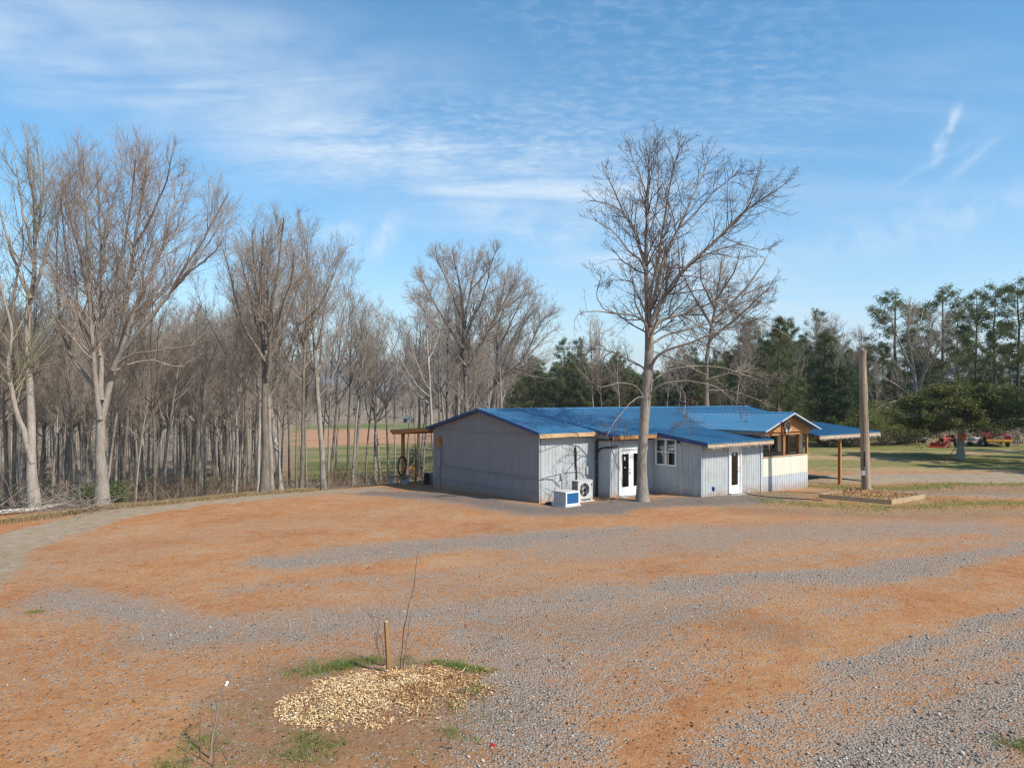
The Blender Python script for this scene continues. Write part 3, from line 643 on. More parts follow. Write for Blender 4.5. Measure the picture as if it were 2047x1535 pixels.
named_tree('poplar_tree', 'tallest grey tree by the gravel road, forking low into many stems under a domed crown', 30.2, 372, 1440,
    [([(372, 1440), (365, 1300), (358, 1180), (372, 1110), (390, 1040), (412, 960), (432, 880), (460, 700), (490, 500), (518, 350), (540, 150), (545, 90)], .25, .8),
     ([(366, 1130), (352, 1020), (335, 820), (312, 620), (318, 400), (300, 260), (270, 110)], .13, -1.2), ([(368, 1060), (366, 950), (370, 800), (371, 600), (360, 350), (350, 90)], .14, 1.2),
     ([(412, 950), (430, 890), (480, 840), (600, 690), (650, 600), (740, 480), (820, 330), (852, 270)], .13, -1.0), ([(440, 900), (520, 660), (590, 500), (640, 350), (705, 170)], .11, 1.5),
     ([(420, 930), (480, 890), (560, 880), (720, 860), (870, 780)], -.065, -1.4), ([(415, 955), (480, 925), (560, 910), (640, 935), (720, 938)], -.05, 1.0),
     ([(352, 1020), (270, 920), (222, 780), (203, 600), (210, 400), (180, 190)], .085, 1.4), ([(340, 860), (280, 740), (250, 560), (230, 380), (215, 240)], .06, -2.2),
     ([(600, 690), (690, 590), (780, 520), (850, 420)], .06, -1.4), ([(490, 500), (560, 390), (610, 250), (640, 120)], .06, -1.8), ([(371, 600), (400, 430), (440, 260), (450, 100)], .06, 2.0),
     ([(372, 760), (420, 620), (470, 420), (490, 240), (500, 110)], .07, -3.0), ([(365, 900), (330, 700), (280, 480), (240, 300), (190, 120)], .08, 3.0),
     ([(640, 640), (720, 560), (800, 440), (840, 330)], .05, 1.2), ([(350, 940), (300, 800), (280, 640), (250, 420), (220, 100)], .06, -.6)], 21, BARK, TWIG_R, dens=1.4, env=(268, 480, 226, 238))
named_tree('poplar_tree', 'twin-stemmed grey tree beside the fallen branch at the road bend, crown in pale green bud', 28.6, 125, 1440,
    [([(125, 1440), (115, 1280), (105, 1000), (95, 820), (115, 690), (130, 560), (122, 300), (100, 100), (90, 40)], .20, .5), ([(118, 1290), (60, 1100), (30, 950), (45, 780), (0, 640), (-40, 460), (-60, 300)], .12, -1.2),
     ([(112, 690), (60, 600), (10, 450), (-30, 300), (-50, 150)], .09, 1.0), ([(130, 640), (180, 500), (215, 380), (230, 250)], .07, -1.0), ([(126, 560), (90, 400), (60, 220), (40, 60)], .07, .6),
     ([(126, 480), (150, 330), (140, 160), (120, 50)], .05, -.8), ([(45, 780), (60, 620), (90, 480), (75, 300)], .05, -1.6), ([(100, 900), (180, 780), (250, 700), (300, 600)], -.04, 1.4)], 23, BARK, TWIG_G, dens=1.0, env=(38, 430, 96, 200))
named_tree('poplar_tree', 'fan-crowned bare tree with dark lower trunk right of the domed tree by the road', 33.6, 215, 1440,
    [([(215, 1440), (228, 1200), (235, 900), (226, 790), (222, 650), (200, 450), (212, 200), (222, 40)], .19, .6), ([(235, 880), (250, 700), (262, 500), (290, 300), (312, 110), (318, 60)], .11, -1.2),
     ([(238, 860), (300, 760), (440, 640), (520, 480), (585, 300), (605, 230)], .08, 1.1), ([(226, 800), (130, 660), (80, 500), (30, 300), (0, 180)], .09, -1.0), ([(248, 780), (330, 600), (400, 400), (445, 190)], .09, 1.6),
     ([(260, 780), (380, 770), (480, 740), (560, 690)], -.035, -.8), ([(245, 690), (240, 400), (255, 120)], .07, 2.2), ([(240, 720), (300, 560), (350, 370), (380, 130)], .07, -2.2),
     ([(228, 740), (160, 560), (120, 380), (90, 200)], .06, 1.6), ([(225, 640), (170, 420), (160, 200), (165, 80)], .05, -2.0), ([(390, 620), (480, 540), (550, 420)], .04, -.8)], 27, BARK_D, TWIG, z=2.476, ox=440, oy=400, dens=1.4, env=(567, 540, 134, 140))
named_tree('poplar_tree', 'round-topped bare tree rising behind the left end of the blue roof', 54.0, 1225, 1150,
    [([(1225, 1150), (1222, 1040), (1215, 850), (1200, 700), (1210, 550), (1182, 400), (1150, 260), (1140, 205)], .26, .5), ([(1216, 860), (1290, 720), (1370, 560), (1450, 420), (1510, 350)], .15, -1.5),
     ([(1206, 740), (1090, 560), (1000, 400), (940, 335)], .12, 1.2), ([(1206, 640), (1240, 450), (1270, 300), (1290, 215)], .12, 2.0), ([(1225, 810), (1350, 620), (1400, 450), (1420, 300)], .12, 1.8),
     ([(1205, 600), (1140, 440), (1080, 310), (1060, 270)], .09, -2.0), ([(1215, 820), (1100, 680), (1000, 540), (950, 450)], .08, -1.4), ([(1370, 560), (1460, 500), (1540, 430), (1570, 400)], .08, 1.2),
     ([(1240, 450), (1330, 330), (1370, 250)], .06, -1.5), ([(1212, 700), (1290, 500), (1330, 380), (1345, 250)], .09, -3.0)], 31, BARK_D, TWIG_R, z=2.476, ox=440, oy=400, dens=1.15,
    L2=dict(L2_POP, lmax=4.2, rmin=.014), L3=dict(L3_POP, lmax=1.7, rmin=.009, per_m=5), L4=dict(L4_POP, rmin=.006, lmax=.7, per_m=6.5), env=(940, 600, 142, 124))
named_tree('leaning_tree', 'leaning bare tree with pale broken limbs reaching right over the blue roof', 49.0, 1340, 1140,
    [([(1340, 1140), (1350, 1010), (1370, 850), (1362, 700), (1392, 560), (1440, 440), (1500, 370)], .22, .5), ([(1290, 1120), (1300, 1010), (1330, 940), (1400, 870), (1500, 800), (1545, 700), (1600, 580), (1660, 550)], .16, -1.0),
     ([(1430, 850), (1530, 810), (1600, 790), (1660, 780)], -.06, -.9), ([(1420, 870), (1520, 830), (1640, 850), (1690, 870)], -.05, .6), ([(1380, 860), (1470, 640), (1540, 520), (1600, 490)], .08, 1.4),
     ([(1365, 760), (1440, 600), (1500, 480), (1560, 430)], .08, -1.6), ([(1500, 800), (1580, 700), (1640, 650), (1690, 640)], .06, .9), ([(1400, 870), (1450, 740), (1500, 620), (1520, 540)], .06, -1.5)], 33, BARK, TWIG, z=2.476, ox=440, oy=400, dens=1.15,
    L2=dict(L2_POP, ang=(42, 12), rmin=.012), L3=dict(L3_POP, rmin=.008), L4=dict(L4_POP, rmin=.006, per_m=6.0), env=(1050, 660, 88, 112))
named_tree('oak_tree', 'bare spreading tree growing behind the building, right of the big oak trunk', 62.0, 1410, 890,
    [([(1410, 890), (1412, 800), (1410, 740), (1420, 660), (1432, 600), (1440, 540), (1446, 500)], .30, .8), ([(1418, 680), (1470, 640), (1520, 590), (1560, 560)], .15, -2), ([(1422, 650), (1390, 600), (1370, 560), (1360, 520)], .14, 1.4),
     ([(1425, 640), (1490, 580), (1530, 520), (1545, 490)], .14, 2), ([(1412, 760), (1480, 740), (1540, 750), (1590, 770)], .10, -1.5), ([(1412, 750), (1350, 720), (1300, 700), (1270, 690)], .10, 1.2), ([(1432, 600), (1470, 540), (1480, 500)], .10, -2.5),
     ([(1412, 780), (1460, 780), (1520, 800), (1560, 830)], .08, 1.8), ([(1430, 620), (1400, 560), (1400, 510)], .1, -2.5)], 35, BARK_D, TWIG, z=1, ox=0, oy=0, dens=.75,
    L2=dict(L2_OAK, lmax=4.5, rmin=.015), L3=dict(L3_OAK, lmax=1.9, rmin=.010, per_m=4.2), L4=dict(L4_OAK, rmin=.007, lmax=.8, per_m=5.0), env=(1460, 620, 155, 137))

# ------------------------------------------------------------------ slender woodland trees (shared meshes)
def wood_variant(seed, h, r0, forks, lo=.38, dens=1.0):
    rng = np.random.default_rng(seed); n = 12
    lean = rng.normal(size=2) * .035 * h; z = np.linspace(0, h, n); t = z / h
    wx = np.cumsum(rng.normal(size=n)) * .06 * t; wy = np.cumsum(rng.normal(size=n)) * .06 * t
    tr = np.stack([lean[0] * t ** 1.3 + wx, lean[1] * t ** 1.3 + wy, z], 1); rad = r0 * (1 - t) ** .75 + .012; rad[0] *= 1.35
    Lb = [(tr, rad)]
    for k in range(forks):
        tt = rng.uniform(lo, .88); i = tt * (n - 1); b = np.array([np.interp(i, range(n), tr[:, c]) for c in range(3)]); a = rng.uniform(0, 6.28)
        ln = h * (1.05 - tt) * rng.uniform(.45, .85); out = ln * rng.uniform(.28, .55); q = np.linspace(0, 1, 6)
        pts = b + np.stack([np.cos(a) * out * q ** .8, np.sin(a) * out * q ** .8, ln * q ** 1.25 * .9], 1) + rng.normal(size=(6, 3)) * .08 * q[:, None]
        Lb.append((pts, np.interp(i, range(n), rad) * .55 * (1 - q * .9) + .006))
    return limb_tree(Lb, rng, dict(L2_POP, per_m=2.4 * dens, lmax=2.2, t0=.12), dict(L3_POP, per_m=4.6, lmax=1.1, lmin=.35), dict(L4_POP, per_m=6.0, K=3, lmax=.6, rmin=.006), (6, 3, 3, 3), .04)
WV = []
for k, (h, r0, fk, lo) in enumerate([(14, .13, 9, .42), (12.5, .095, 7, .45), (15, .16, 11, .33), (11, .075, 6, .42), (13.5, .11, 8, .3), (9, .055, 5, .4), (14.5, .135, 9, .5), (12, .085, 8, .33)]):
    tr, cr = wood_variant(100 + k, h, r0, fk, lo)
    WV.append((np_mesh('trunk', *tr, BARK if k % 3 else BARK_D, True), np_mesh('crown', *cr, TWIG_R if k in (2, 5) else TWIG, True), tr, cr))
def wood_tree(x, y, k, s, rz, label, group, name='woodland_tree', sink=.1, tilt=(0, 0)):
    o = thing(name, label, 'tree', (x, y, gz1(x, y) - sink), 0, group); o.rotation_euler = (tilt[0], tilt[1], rz); o.scale = (s, s, s * RNG.uniform(.92, 1.08))
    link('trunk', WV[k][0], o); link('crown', WV[k][1], o); return o
placed = []
def ok(x, y, dmin):
    for a, b in placed:
        if (a - x) ** 2 + (b - y) ** 2 < dmin * dmin: return False
    placed.append((x, y)); return True
for q in ((-17, 30.2), (-19.3, 28.6), (-11.6, 33.6)): placed.append(q)
GW = 'bare trees of the roadside woods'
LWOOD = 'slender bare grey tree among its like in the woods beyond the gravel road'
ORD = 'first second third fourth fifth sixth seventh eighth ninth tenth eleventh twelfth'.split()
def roadside():
    # the front rank, where the photograph shows single trunks at the road's edge
    for (px, py, k, s) in [(262, 1006, 5, 1.1), (322, 998, 1, 1.0), (312, 1002, 4, .95), (355, 993, 3, 1.0), (405, 990, 1, .95), (437, 985, 3, .9), (470, 980, 5, 1.1), (300, 1000, 2, .9), (556, 976, 3, 1.05), (575, 975, 0, .85), (640, 973, 1, .85),
                           (654, 975, 4, .85), (692, 970, 0, .85), (706, 969, 6, .85), (728, 965, 3, 1.0), (748, 966, 2, .8), (758, 964, 1, .9), (776, 961, 0, .82), (668, 968, 5, 1.2), (600, 972, 7, .9), (30, 1010, 1, 1.1), (95, 1008, 5, 1.3), (160, 1003, 7, .95),
                           (140, 1010, 3, 1.0), (235, 1000, 3, 1.05), (384, 990, 5, 1.1), (507, 981, 5, 1.2), (-30, 1018, 2, 1.0), (-70, 1025, 0, 1.1)]:
        p = gp(px, py); x, y = p
        y += .4; s = s * (.86 if px > 530 else .76)
        if 220 < px < 520: lab = ORD[[235, 262, 300, 312, 322, 355, 384, 405, 437, 470, 507].index(px)] + ' slender roadside trunk counting right from the domed tree'
        elif 520 < px < 800: lab = ORD[[776, 758, 748, 728, 706, 692, 668, 654, 640, 600, 575, 556].index(px)] + ' slender roadside trunk counting left from the rear porch post'
        elif 0 < px < 200: lab = {30: 'slender roadside tree left of the twin-stemmed tree, at the picture edge', 95: 'thin roadside tree just right of the twin-stemmed tree', 140: 'slender roadside tree midway between the twin-stemmed and domed trees', 160: 'slender roadside tree nearest the domed tree on its left'}[px]
        else: lab = LWOOD
        wood_tree(x, y, k, s, RNG.uniform(0, 6.28), lab, GW, tilt=(RNG.normal() * .03, RNG.normal() * .04)); placed.append((x, y))
roadside()
n_ind = 29; tries = 0
while n_ind < 205 and tries < 20000:
    tries += 1
    x = RNG.uniform(-75, 2); d = 1.5 + 62 * RNG.random() ** 1.3; y = float(np.interp(x, EX, EY)) + d / .78
    q = x / max(y, 1) * F + CX
    if y < 14 or q < -160 or q > 1010: continue
    if 560 < q < 905 and d > (13 if q < 830 else 22): continue
    if not ok(x, y, 1.25): continue
    wood_tree(x, y, int(RNG.integers(0, 8)), RNG.uniform(.62, .92) + min(.2, d * .006), RNG.uniform(0, 6.28), LWOOD, GW, tilt=(RNG.normal() * .03, RNG.normal() * .03)); n_ind += 1

def scatter_stuff(name, label, protos, pts, rz, sc, pick):
    """one object: geometry-node copies of a few tree meshes (a far wood nobody could count)"""
    me = bpy.data.meshes.new(name); me.from_pydata([tuple(p) for p in pts], [], [])
    a = me.attributes.new('rot', 'FLOAT_VECTOR', 'POINT'); a.data.foreach_set('vector', np.stack([np.zeros(len(rz)), np.zeros(len(rz)), rz], 1).astype(np.float32).ravel())
    a = me.attributes.new('size', 'FLOAT', 'POINT'); a.data.foreach_set('value', np.asarray(sc, np.float32))
    a = me.attributes.new('pick', 'INT', 'POINT'); a.data.foreach_set('value', np.asarray(pick, np.int32))
    o = link(name, me); g = bpy.data.node_groups.new(name, 'GeometryNodeTree')
    g.interface.new_socket('Geometry', in_out='INPUT', socket_type='NodeSocketGeometry'); g.interface.new_socket('Geometry', in_out='OUTPUT', socket_type='NodeSocketGeometry')
    gi = g.nodes.new('NodeGroupInput'); go = g.nodes.new('NodeGroupOutput'); jn = g.nodes.new('GeometryNodeJoinGeometry')
    def na(n, t):
        x = g.nodes.new('GeometryNodeInputNamedAttribute'); x.data_type = t; x.inputs[0].default_value = n; return x.outputs[0]
    for k, pm in enumerate(protos):
        po = bpy.data.objects.new(name + '_source', pm)
        oi = g.nodes.new('GeometryNodeObjectInfo'); oi.inputs['Object'].default_value = po
        cp_ = g.nodes.new('FunctionNodeCompare'); cp_.data_type = 'INT'; cp_.operation = 'EQUAL'; g.links.new(na('pick', 'INT'), cp_.inputs[2]); cp_.inputs[3].default_value = k
        ip = g.nodes.new('GeometryNodeInstanceOnPoints'); g.links.new(gi.outputs[0], ip.inputs['Points']); g.links.new(cp_.outputs[0], ip.inputs['Selection']); g.links.new(oi.outputs['Geometry'], ip.inputs['Instance'])
        g.links.new(na('rot', 'FLOAT_VECTOR'), ip.inputs['Rotation']); g.links.new(na('size', 'FLOAT'), ip.inputs['Scale']); g.links.new(ip.outputs[0], jn.inputs[0])
    g.links.new(jn.outputs[0], go.inputs[0])
    md = o.modifiers.new('copies', 'NODES'); md.node_group = g
    return tag(o, label, None, None, 'stuff')
def both(tr, cr, bark, twig):
    v, f = join([tr, cr]); mi = np.zeros(len(f), int); mi[len(tr[1]):] = 1
    return np_mesh('far_tree', v, f, [bark, twig], True, mi)
FARP = [both(WV[k][2], WV[k][3], BARK, TWIG_F) for k in (0, 2, 4, 6)]
def far_woods():
    P = []
    for _ in range(30000):
        if len(P) >= 1750: break
        th = RNG.uniform(R(-42), R(14)); r = 45 + 555 * RNG.random() ** 1.05; x, y = r * math.sin(th), r * math.cos(th); q = x / y * F + CX; d = float(beyond(x, y))
        if d < 34 and q < 560: continue
        if d < 30: continue
        if 545 < q < 905 and r < 345 + 30 * math.sin(q * .05): continue
        if q > 905 and r < 70: continue
        if q > 985 and (r < 280 or RNG.random() < .5): continue
        P.append((x, y, gz1(x, y) - .2))
    n = len(P)
    scatter_stuff('far_woods', 'far bare grey brown woods across the valley', FARP, P, RNG.uniform(0, 6.28, n), RNG.uniform(.8, 1.2, n), RNG.integers(0, 4, n))
far_woods()

# ------------------------------------------------------------------ evergreens
def needles(pts, rng, n_per, spread, size, width, updown=.3):
    N_ = len(pts) * n_per; c = np.repeat(pts, n_per, 0) + rng.normal(size=(N_, 3)) * spread
    d = rng.normal(size=(N_, 3)); d[:, 2] = d[:, 2] * .6 + updown; d /= np.linalg.norm(d, axis=1, keepdims=True)
    s = np.cross(d, rng.normal(size=(N_, 3))); s /= np.linalg.norm(s, axis=1, keepdims=True) + 1e-9
    L = (size * rng.uniform(.6, 1.3, N_))[:, None]; w_ = L * width
    V = np.stack([c - d * L * .5, c + s * w_ * .5 , c + d * L * .5, c - s * w_ * .5], 1).reshape(-1, 3)
    return V, np.arange(N_ * 4).reshape(-1, 4)
def conifer(seed, h, r0, lo, rad, nb, shape, droop, n_per, size, width, spread, per_m=2.2, wob=.05):
    """trunk+branches mesh, foliage mesh. shape(t) -> branch length factor, t from crown base to tip"""
    rng = np.random.default_rng(seed); n = 12; z = np.linspace(0, h, n); t = z / h
    tr = np.stack([np.cumsum(rng.normal(size=n)) * wob * t, np.cumsum(rng.normal(size=n)) * wob * t, z], 1); rr = r0 * (1 - t) ** .8 + .012; rr[0] *= 1.3
    Pt, Rt = tr[None], rr[None]; K = 7; B, Rb = [], []
    for k in range(nb):
        tt = (k + rng.random()) / nb; zz = h * (lo + (1 - lo) * tt); b = np.array([np.interp(zz, z, tr[:, c]) for c in range(3)]); a = rng.uniform(0, 6.28)
        ln = rad * shape(tt) * rng.uniform(.6, 1.15) + .15; q = np.linspace(0, 1, K); el = droop(tt) + rng.normal() * .15
        pts = b + np.stack([np.cos(a) * ln * q, np.sin(a) * ln * q, ln * (math.sin(el) * q + .18 * q * q)], 1) + np.cumsum(rng.normal(size=(K, 3)) * .05 * ln / K * 2, 0) * q[:, None]
        B.append(pts); Rb.append(max(.012, r0 * .22 * ln / rad) * (1 - q * .85))
    B = np.array(B); Rb = np.array(Rb)
    P2, R2 = sprout(B, Rb, rng, per_m, .25, (45, 14), .38, .15, rad * .4, .6, .006, 4, .04, .14)
    wood = join([tubes(Pt, Rt, 8), tubes(B, Rb, 4), tubes(P2, R2, 3)])
    pts = np.concatenate([P2[:, 1:].reshape(-1, 3), B[:, 3:].reshape(-1, 3)])
    return wood, needles(pts, rng, n_per, spread, size, width)
PV = []
for k, a in enumerate([
    (1, 15, .18, .36, 3.3, 52, lambda t: (1 - t) ** .6 * (.55 + .45 * math.sin(min(1, t * 3) * 1.57)), lambda t: .02 + .4 * t, 13, .32, .17, .16),
    (2, 14, .17, .24, 3.9, 60, lambda t: (1 - t) ** .75 + .08, lambda t: -.02 + .45 * t, 13, .32, .17, .16),
    (3, 16, .20, .44, 3.2, 46, lambda t: (1 - t) ** .5 * .95 + .05, lambda t: .05 + .4 * t, 14, .34, .17, .18),
    (4, 12, .15, .08, 3.3, 70, lambda t: (1 - t) ** .8 + .06, lambda t: 0. + .45 * t, 13, .32, .18, .16)]):
    wd, fo = conifer(*a); PV.append((np_mesh('trunk', *wd, BARK_P, True), np_mesh('needles', *fo, PINE_L), wd, fo))
def pine(px, Y, top, k, label, group=None, sx=1.0, name='pine_tree', PVk=None, hh=(15, 14, 16, 12)):
    x = (px - CX) / F * Y; z0 = gz1(x, Y) - .1; h = CAMH + (HY - top) / F * Y - z0; s = h / hh[k]
    o = thing(name, label, 'tree', (x, Y, z0), RNG.uniform(0, 6.28), group); o.scale = (s * sx, s * sx, s)
    V_ = PVk or PV
    link('trunk', V_[k][0], o); link('crown', V_[k][1], o); return o
pine(1556, 82, 640, 3, 'broad dark pine just right of the big bare oak, behind the porch gable', sx=1.15)
pine(1790, 84, 588, 1, 'wide layered pine left of the large bare tree beyond the lawn', sx=1.35)
pine(1884, 90, 578, 1, 'flat-topped pine right behind the large bare tree beyond the lawn', sx=1.2)
pine(1950, 82, 586, 0, 'slim open pine standing left of the two tallest pines', sx=.95)
pine(1990, 78, 574, 2, 'left one of the two tall bare-trunked pines at the edge of the lawn')
pine(2034, 74, 566, 2, 'right one of the two tall bare-trunked pines at the edge of the lawn', sx=1.05)
pine(2110, 76, 590, 0, 'tall pine at the far right end of the tree line')
GP = 'pines in the tree line behind the lawn'; LP = 'smaller pine among others in the tree line behind the lawn'
for (px, Y, top, k) in [(1480, 98, 705, 3), (1520, 92, 690, 1), (1610, 95, 668, 0), (1700, 102, 700, 3), (1735, 98, 690, 1), (1850, 100, 700, 3), (1915, 100, 660, 1), (1970, 99, 700, 3), (2020, 98, 690, 3), (2075, 95, 650, 1), (1420, 105, 715, 1),
                        (1640, 108, 700, 3), (1765, 108, 690, 3), (1820, 110, 680, 1), (1930, 90, 760, 3), (1870, 88, 770, 3), (2010, 86, 770, 3), (1590, 104, 720, 3), (1545, 110, 700, 1), (1460, 120, 712, 3), (2140, 90, 680, 3), (2060, 84, 740, 3), (1600, 84, 760, 3), (1580, 92, 745, 3), (1720, 88, 755, 3), (1745, 86, 770, 3), (1810, 90, 775, 3), (1840, 94, 740, 3), (1900, 84, 790, 3), (1960, 88, 760, 3), (1995, 92, 730, 3), (2030, 90, 770, 3), (1500, 108, 735, 3), (1440, 112, 730, 3), (1660, 98, 740, 3), (1690, 92, 765, 3), (1780, 96, 745, 3), (1870, 102, 720, 3), (1935, 104, 700, 3), (1560, 100, 760, 3)]:
    pine(px, Y, top, k, LP, GP, RNG.uniform(.95, 1.25))
for (x, y, k, h) in [(37, 42, 3, 11), (41, 45, 1, 13), (46, 48, 3, 12), (50, 53, 1, 14), (43, 39, 0, 13)]:
    o = thing('pine_tree', 'pine beyond the right edge whose shadow falls over the lawn', 'tree', (x, y, gz1(x, y) - .1), x, 'pines shading the lawn from the right'); q = h / (15, 14, 16, 12)[k]; o.scale = (q * 1.2, q * 1.2, q); link('trunk', PV[k][0], o); link('crown', PV[k][1], o)
# distant pine hill behind the building: one far mass
PINEP = [both(PV[k][2], PV[k][3], BARK_P, PINE_L) for k in (0, 1, 3)]
def pine_forest():
    P, S = [], []
    for _ in range(6000):
        if len(P) >= 520: break
        th = RNG.uniform(R(-3.2), R(26)); r = RNG.uniform(118, 230); x, y = r * math.sin(th), r * math.cos(th)
        if th < R(-1) and r < 150: continue
        P.append((x, y, gz1(x, y) - .2)); S.append(RNG.uniform(.78, 1.12) * (1 + .12 * math.sin(th * 22)))
    for px, Y, s in ((715, 400, 1.2), (812, 390, 1.3), (722, 410, 1.0), (805, 405, 1.1)): x = (px - CX) / F * Y; P.append((x, Y, gz1(x, Y))); S.append(s)
    n = len(P); scatter_stuff('pine_forest', 'far dark pine wood on the rise behind the blue roof', PINEP, P, RNG.uniform(0, 6.28, n), S, RNG.integers(0, 3, n))
pine_forest()
# dark conical cedars at the lawn edge
CV = []
for a in [(11, 11, .18, .04, 2.4, 110, lambda t: (1 - t) ** .8 * (.75 + .25 * math.sin(t * 9)), lambda t: .35, 12, .17, .3, .13, 3.0), (12, 9, .15, .05, 2.1, 90, lambda t: (1 - t) ** .7, lambda t: .4, 12, .17, .3, .13, 3.0)]:
    wd, fo = conifer(*a); CV.append((np_mesh('trunk', *wd, BARK_P, True), np_mesh('sprays', *fo, DARK_L), wd, fo))
pine(1650, 67, 668, 0, 'dark green conical cedar in the tree line behind the carport roof', name='cedar_tree', PVk=CV, hh=(11, 9), sx=1.5)
pine(1688, 66, 735, 1, 'mid green bushy cedar growing right against the darker conical cedar', name='cedar_tree', PVk=CV, hh=(11, 9), sx=1.75)
pine(2070, 70, 745, 1, 'dense cedar at the right edge behind the parked pickup', name='cedar_tree', PVk=CV, hh=(11, 9), sx=1.4)

def lawn_cedar():
    rng = np.random.default_rng(77); Y = 52.6; x = (1920 - CX) / F * Y; z0 = gz1(x, Y)
    o = thing('cedar_tree', 'spreading cedar with a wide umbrella crown and short grey trunk on the lawn', 'tree', (x, Y, z0 - .05))
    h = 4.9; tr = np.array([(0, 0, 0), (.02, 0, .5), (.0, 0, 1.2), (.05, .02, 2.2), (.1, 0, 3.4), (.1, 0, 4.8)]); rr = np.array([.36, .27, .24, .20, .13, .04])
    q, r = resample(tr, rr, 12); B, Rb = [], []; K = 7
    for k in range(120):
        tt = rng.random(); zz = 2.3 + 2.6 * tt; a = rng.uniform(0, 6.28); ln = (5.3 * (1 - max(0, tt - .35) * .95)) * rng.uniform(.55, 1.08); qq = np.linspace(0, 1, K)
        el = .0 + .22 * tt + rng.normal() * .08
        pts = np.array((.05, 0, zz)) + np.stack([np.cos(a) * ln * qq, np.sin(a) * ln * qq, ln * (math.sin(el) * qq - .05 * qq * qq)], 1) + np.cumsum(rng.normal(size=(K, 3)) * .06, 0) * qq[:, None]
        B.append(pts); Rb.append(.05 * (1 - qq * .85))
    B = np.array(B); Rb = np.array(Rb); P2, R2 = sprout(B, Rb, rng, 4.0, .2, (45, 15), .3, .25, 1.2, .6, .008, 4, .06, .12)
    wood = join([tubes(q[None], r[None], 10), tubes(B, Rb, 4), tubes(P2, R2, 3)])
    pts = np.concatenate([P2[:, 1:].reshape(-1, 3), B[:, 2:].reshape(-1, 3)])
    link('trunk', np_mesh('trunk', *wood, BARK, True), o); link('crown', np_mesh('crown', *needles(pts, rng, 13, (.17, .17, .11), .20, .36), CEDAR_L), o)
lawn_cedar()

def right_bare():
    def t(px, Y, top, k, label, name='bare_tree', group=None, s=None):
        x = (px - CX) / F * Y; z0 = gz1(x, Y) - .1; h = CAMH + (HY - top) / F * Y - z0
        hh = [14, 12.5, 15, 11, 13.5, 9, 14.5, 12][k]; o = thing(name, label, 'tree', (x, Y, z0), RNG.uniform(0, 6.28), group); sc = h / hh; o.scale = (sc * (s or 1), sc * (s or 1), sc); link('trunk', WV[k][0], o); link('crown', WV[k][1], o)
    t(1755, 72, 720, 3, 'young pale bare tree standing in front of the layered pines, just right of the pole')
    for px, Y, top, k in [(1625, 88, 640, 5), (1678, 92, 645, 7), (1700, 84, 700, 3), (1590, 90, 690, 1), (1500, 86, 700, 3), (1355, 95, 700, 7), (1330, 88, 712, 1), (1185, 92, 640, 5), (1205, 96, 660, 3), (1240, 90, 690, 5), (1535, 96, 650, 7), (1470, 90, 640, 1), (1905, 92, 620, 7), (1725, 95, 660, 0)]:
        t(px, Y, top, k, 'slender bare tree among the evergreens behind the building and lawn', group='bare trees among the evergreens')
    named_tree('bare_tree', 'large many-stemmed bare tree with low dead limbs among the pines beyond the lawn', 79, 1832, 880,
        [([(1832, 880), (1832, 800), (1822, 720), (1815, 660), (1818, 610), (1822, 590)], .30, .5), ([(1834, 800), (1850, 730), (1862, 660), (1872, 610)], .2, -1.5), ([(1826, 740), (1800, 690), (1780, 640), (1770, 620)], .14, 1.5), ([(1848, 740), (1885, 690), (1905, 650), (1915, 640)], .14, 1.5),
         ([(1832, 800), (1790, 770), (1760, 750), (1745, 745)], .12, -2), ([(1834, 810), (1790, 800), (1760, 810), (1748, 830)], .1, -2.5), ([(1836, 790), (1880, 760), (1905, 740)], .1, -2), ([(1822, 700), (1840, 650), (1848, 600)], .14, 2.5), ([(1832, 820), (1805, 825), (1785, 845), (1770, 850)], .08, -3),
         ([(1834, 770), (1860, 720), (1890, 660), (1895, 620)], .12, -3)], 41, BARK, TWIG, z=1, ox=0, oy=0, dens=.7, L2=dict(L2_POP, lmax=4.5, rmin=.016, ang=(42, 12)), L3=dict(L3_POP, lmax=2.0, rmin=.011, per_m=4.0), L4=dict(L4_POP, rmin=.007, lmax=.9, per_m=4.5), env=(1830, 690, 95, 102))
right_bare()

# bushes
def bush(name, label, loc, rx, ry, rz, n, leaf, size, seed, group=None, stems=40, width=.45, twig=TWIG, hollow=.3, per=5):
    rng = np.random.default_rng(seed); o = thing(name, label, 'shrub', loc, 0, group)
    a = rng.uniform(0, 6.28, stems); K = 6; q = np.linspace(0, 1, K)[None, :]; rr = rng.uniform(.2, 1, stems)[:, None]
    P = np.stack([np.cos(a)[:, None] * rx * rr * q ** .8, np.sin(a)[:, None] * ry * rr * q ** .8, rz * (1.05 - .45 * rr ** 2) * q * rng.uniform(.7, 1.05, stems)[:, None]], -1) + rng.normal(size=(stems, K, 3)) * .05 * rz * q[..., None]
    Rr = np.maximum(.006, .016 * (1 - q * .8)) * np.ones((stems, 1)); P2, R2 = sprout(P, Rr, rng, 5 / rz, .2, (40, 14), .45, .1, rz * .45, .7, .004, 4, .08, .15)
    link('stem', np_mesh('stem', *join([tubes(P, Rr, 4), tubes(P2, R2, 3)]), twig, True), o)
    pts = P2[:, 1:].reshape(-1, 3); pts = pts[rng.choice(len(pts), min(n, len(pts)), replace=False)]
    link('foliage', np_mesh('foliage', *needles(pts, rng, per, size * .9, size, width), leaf), o); return o
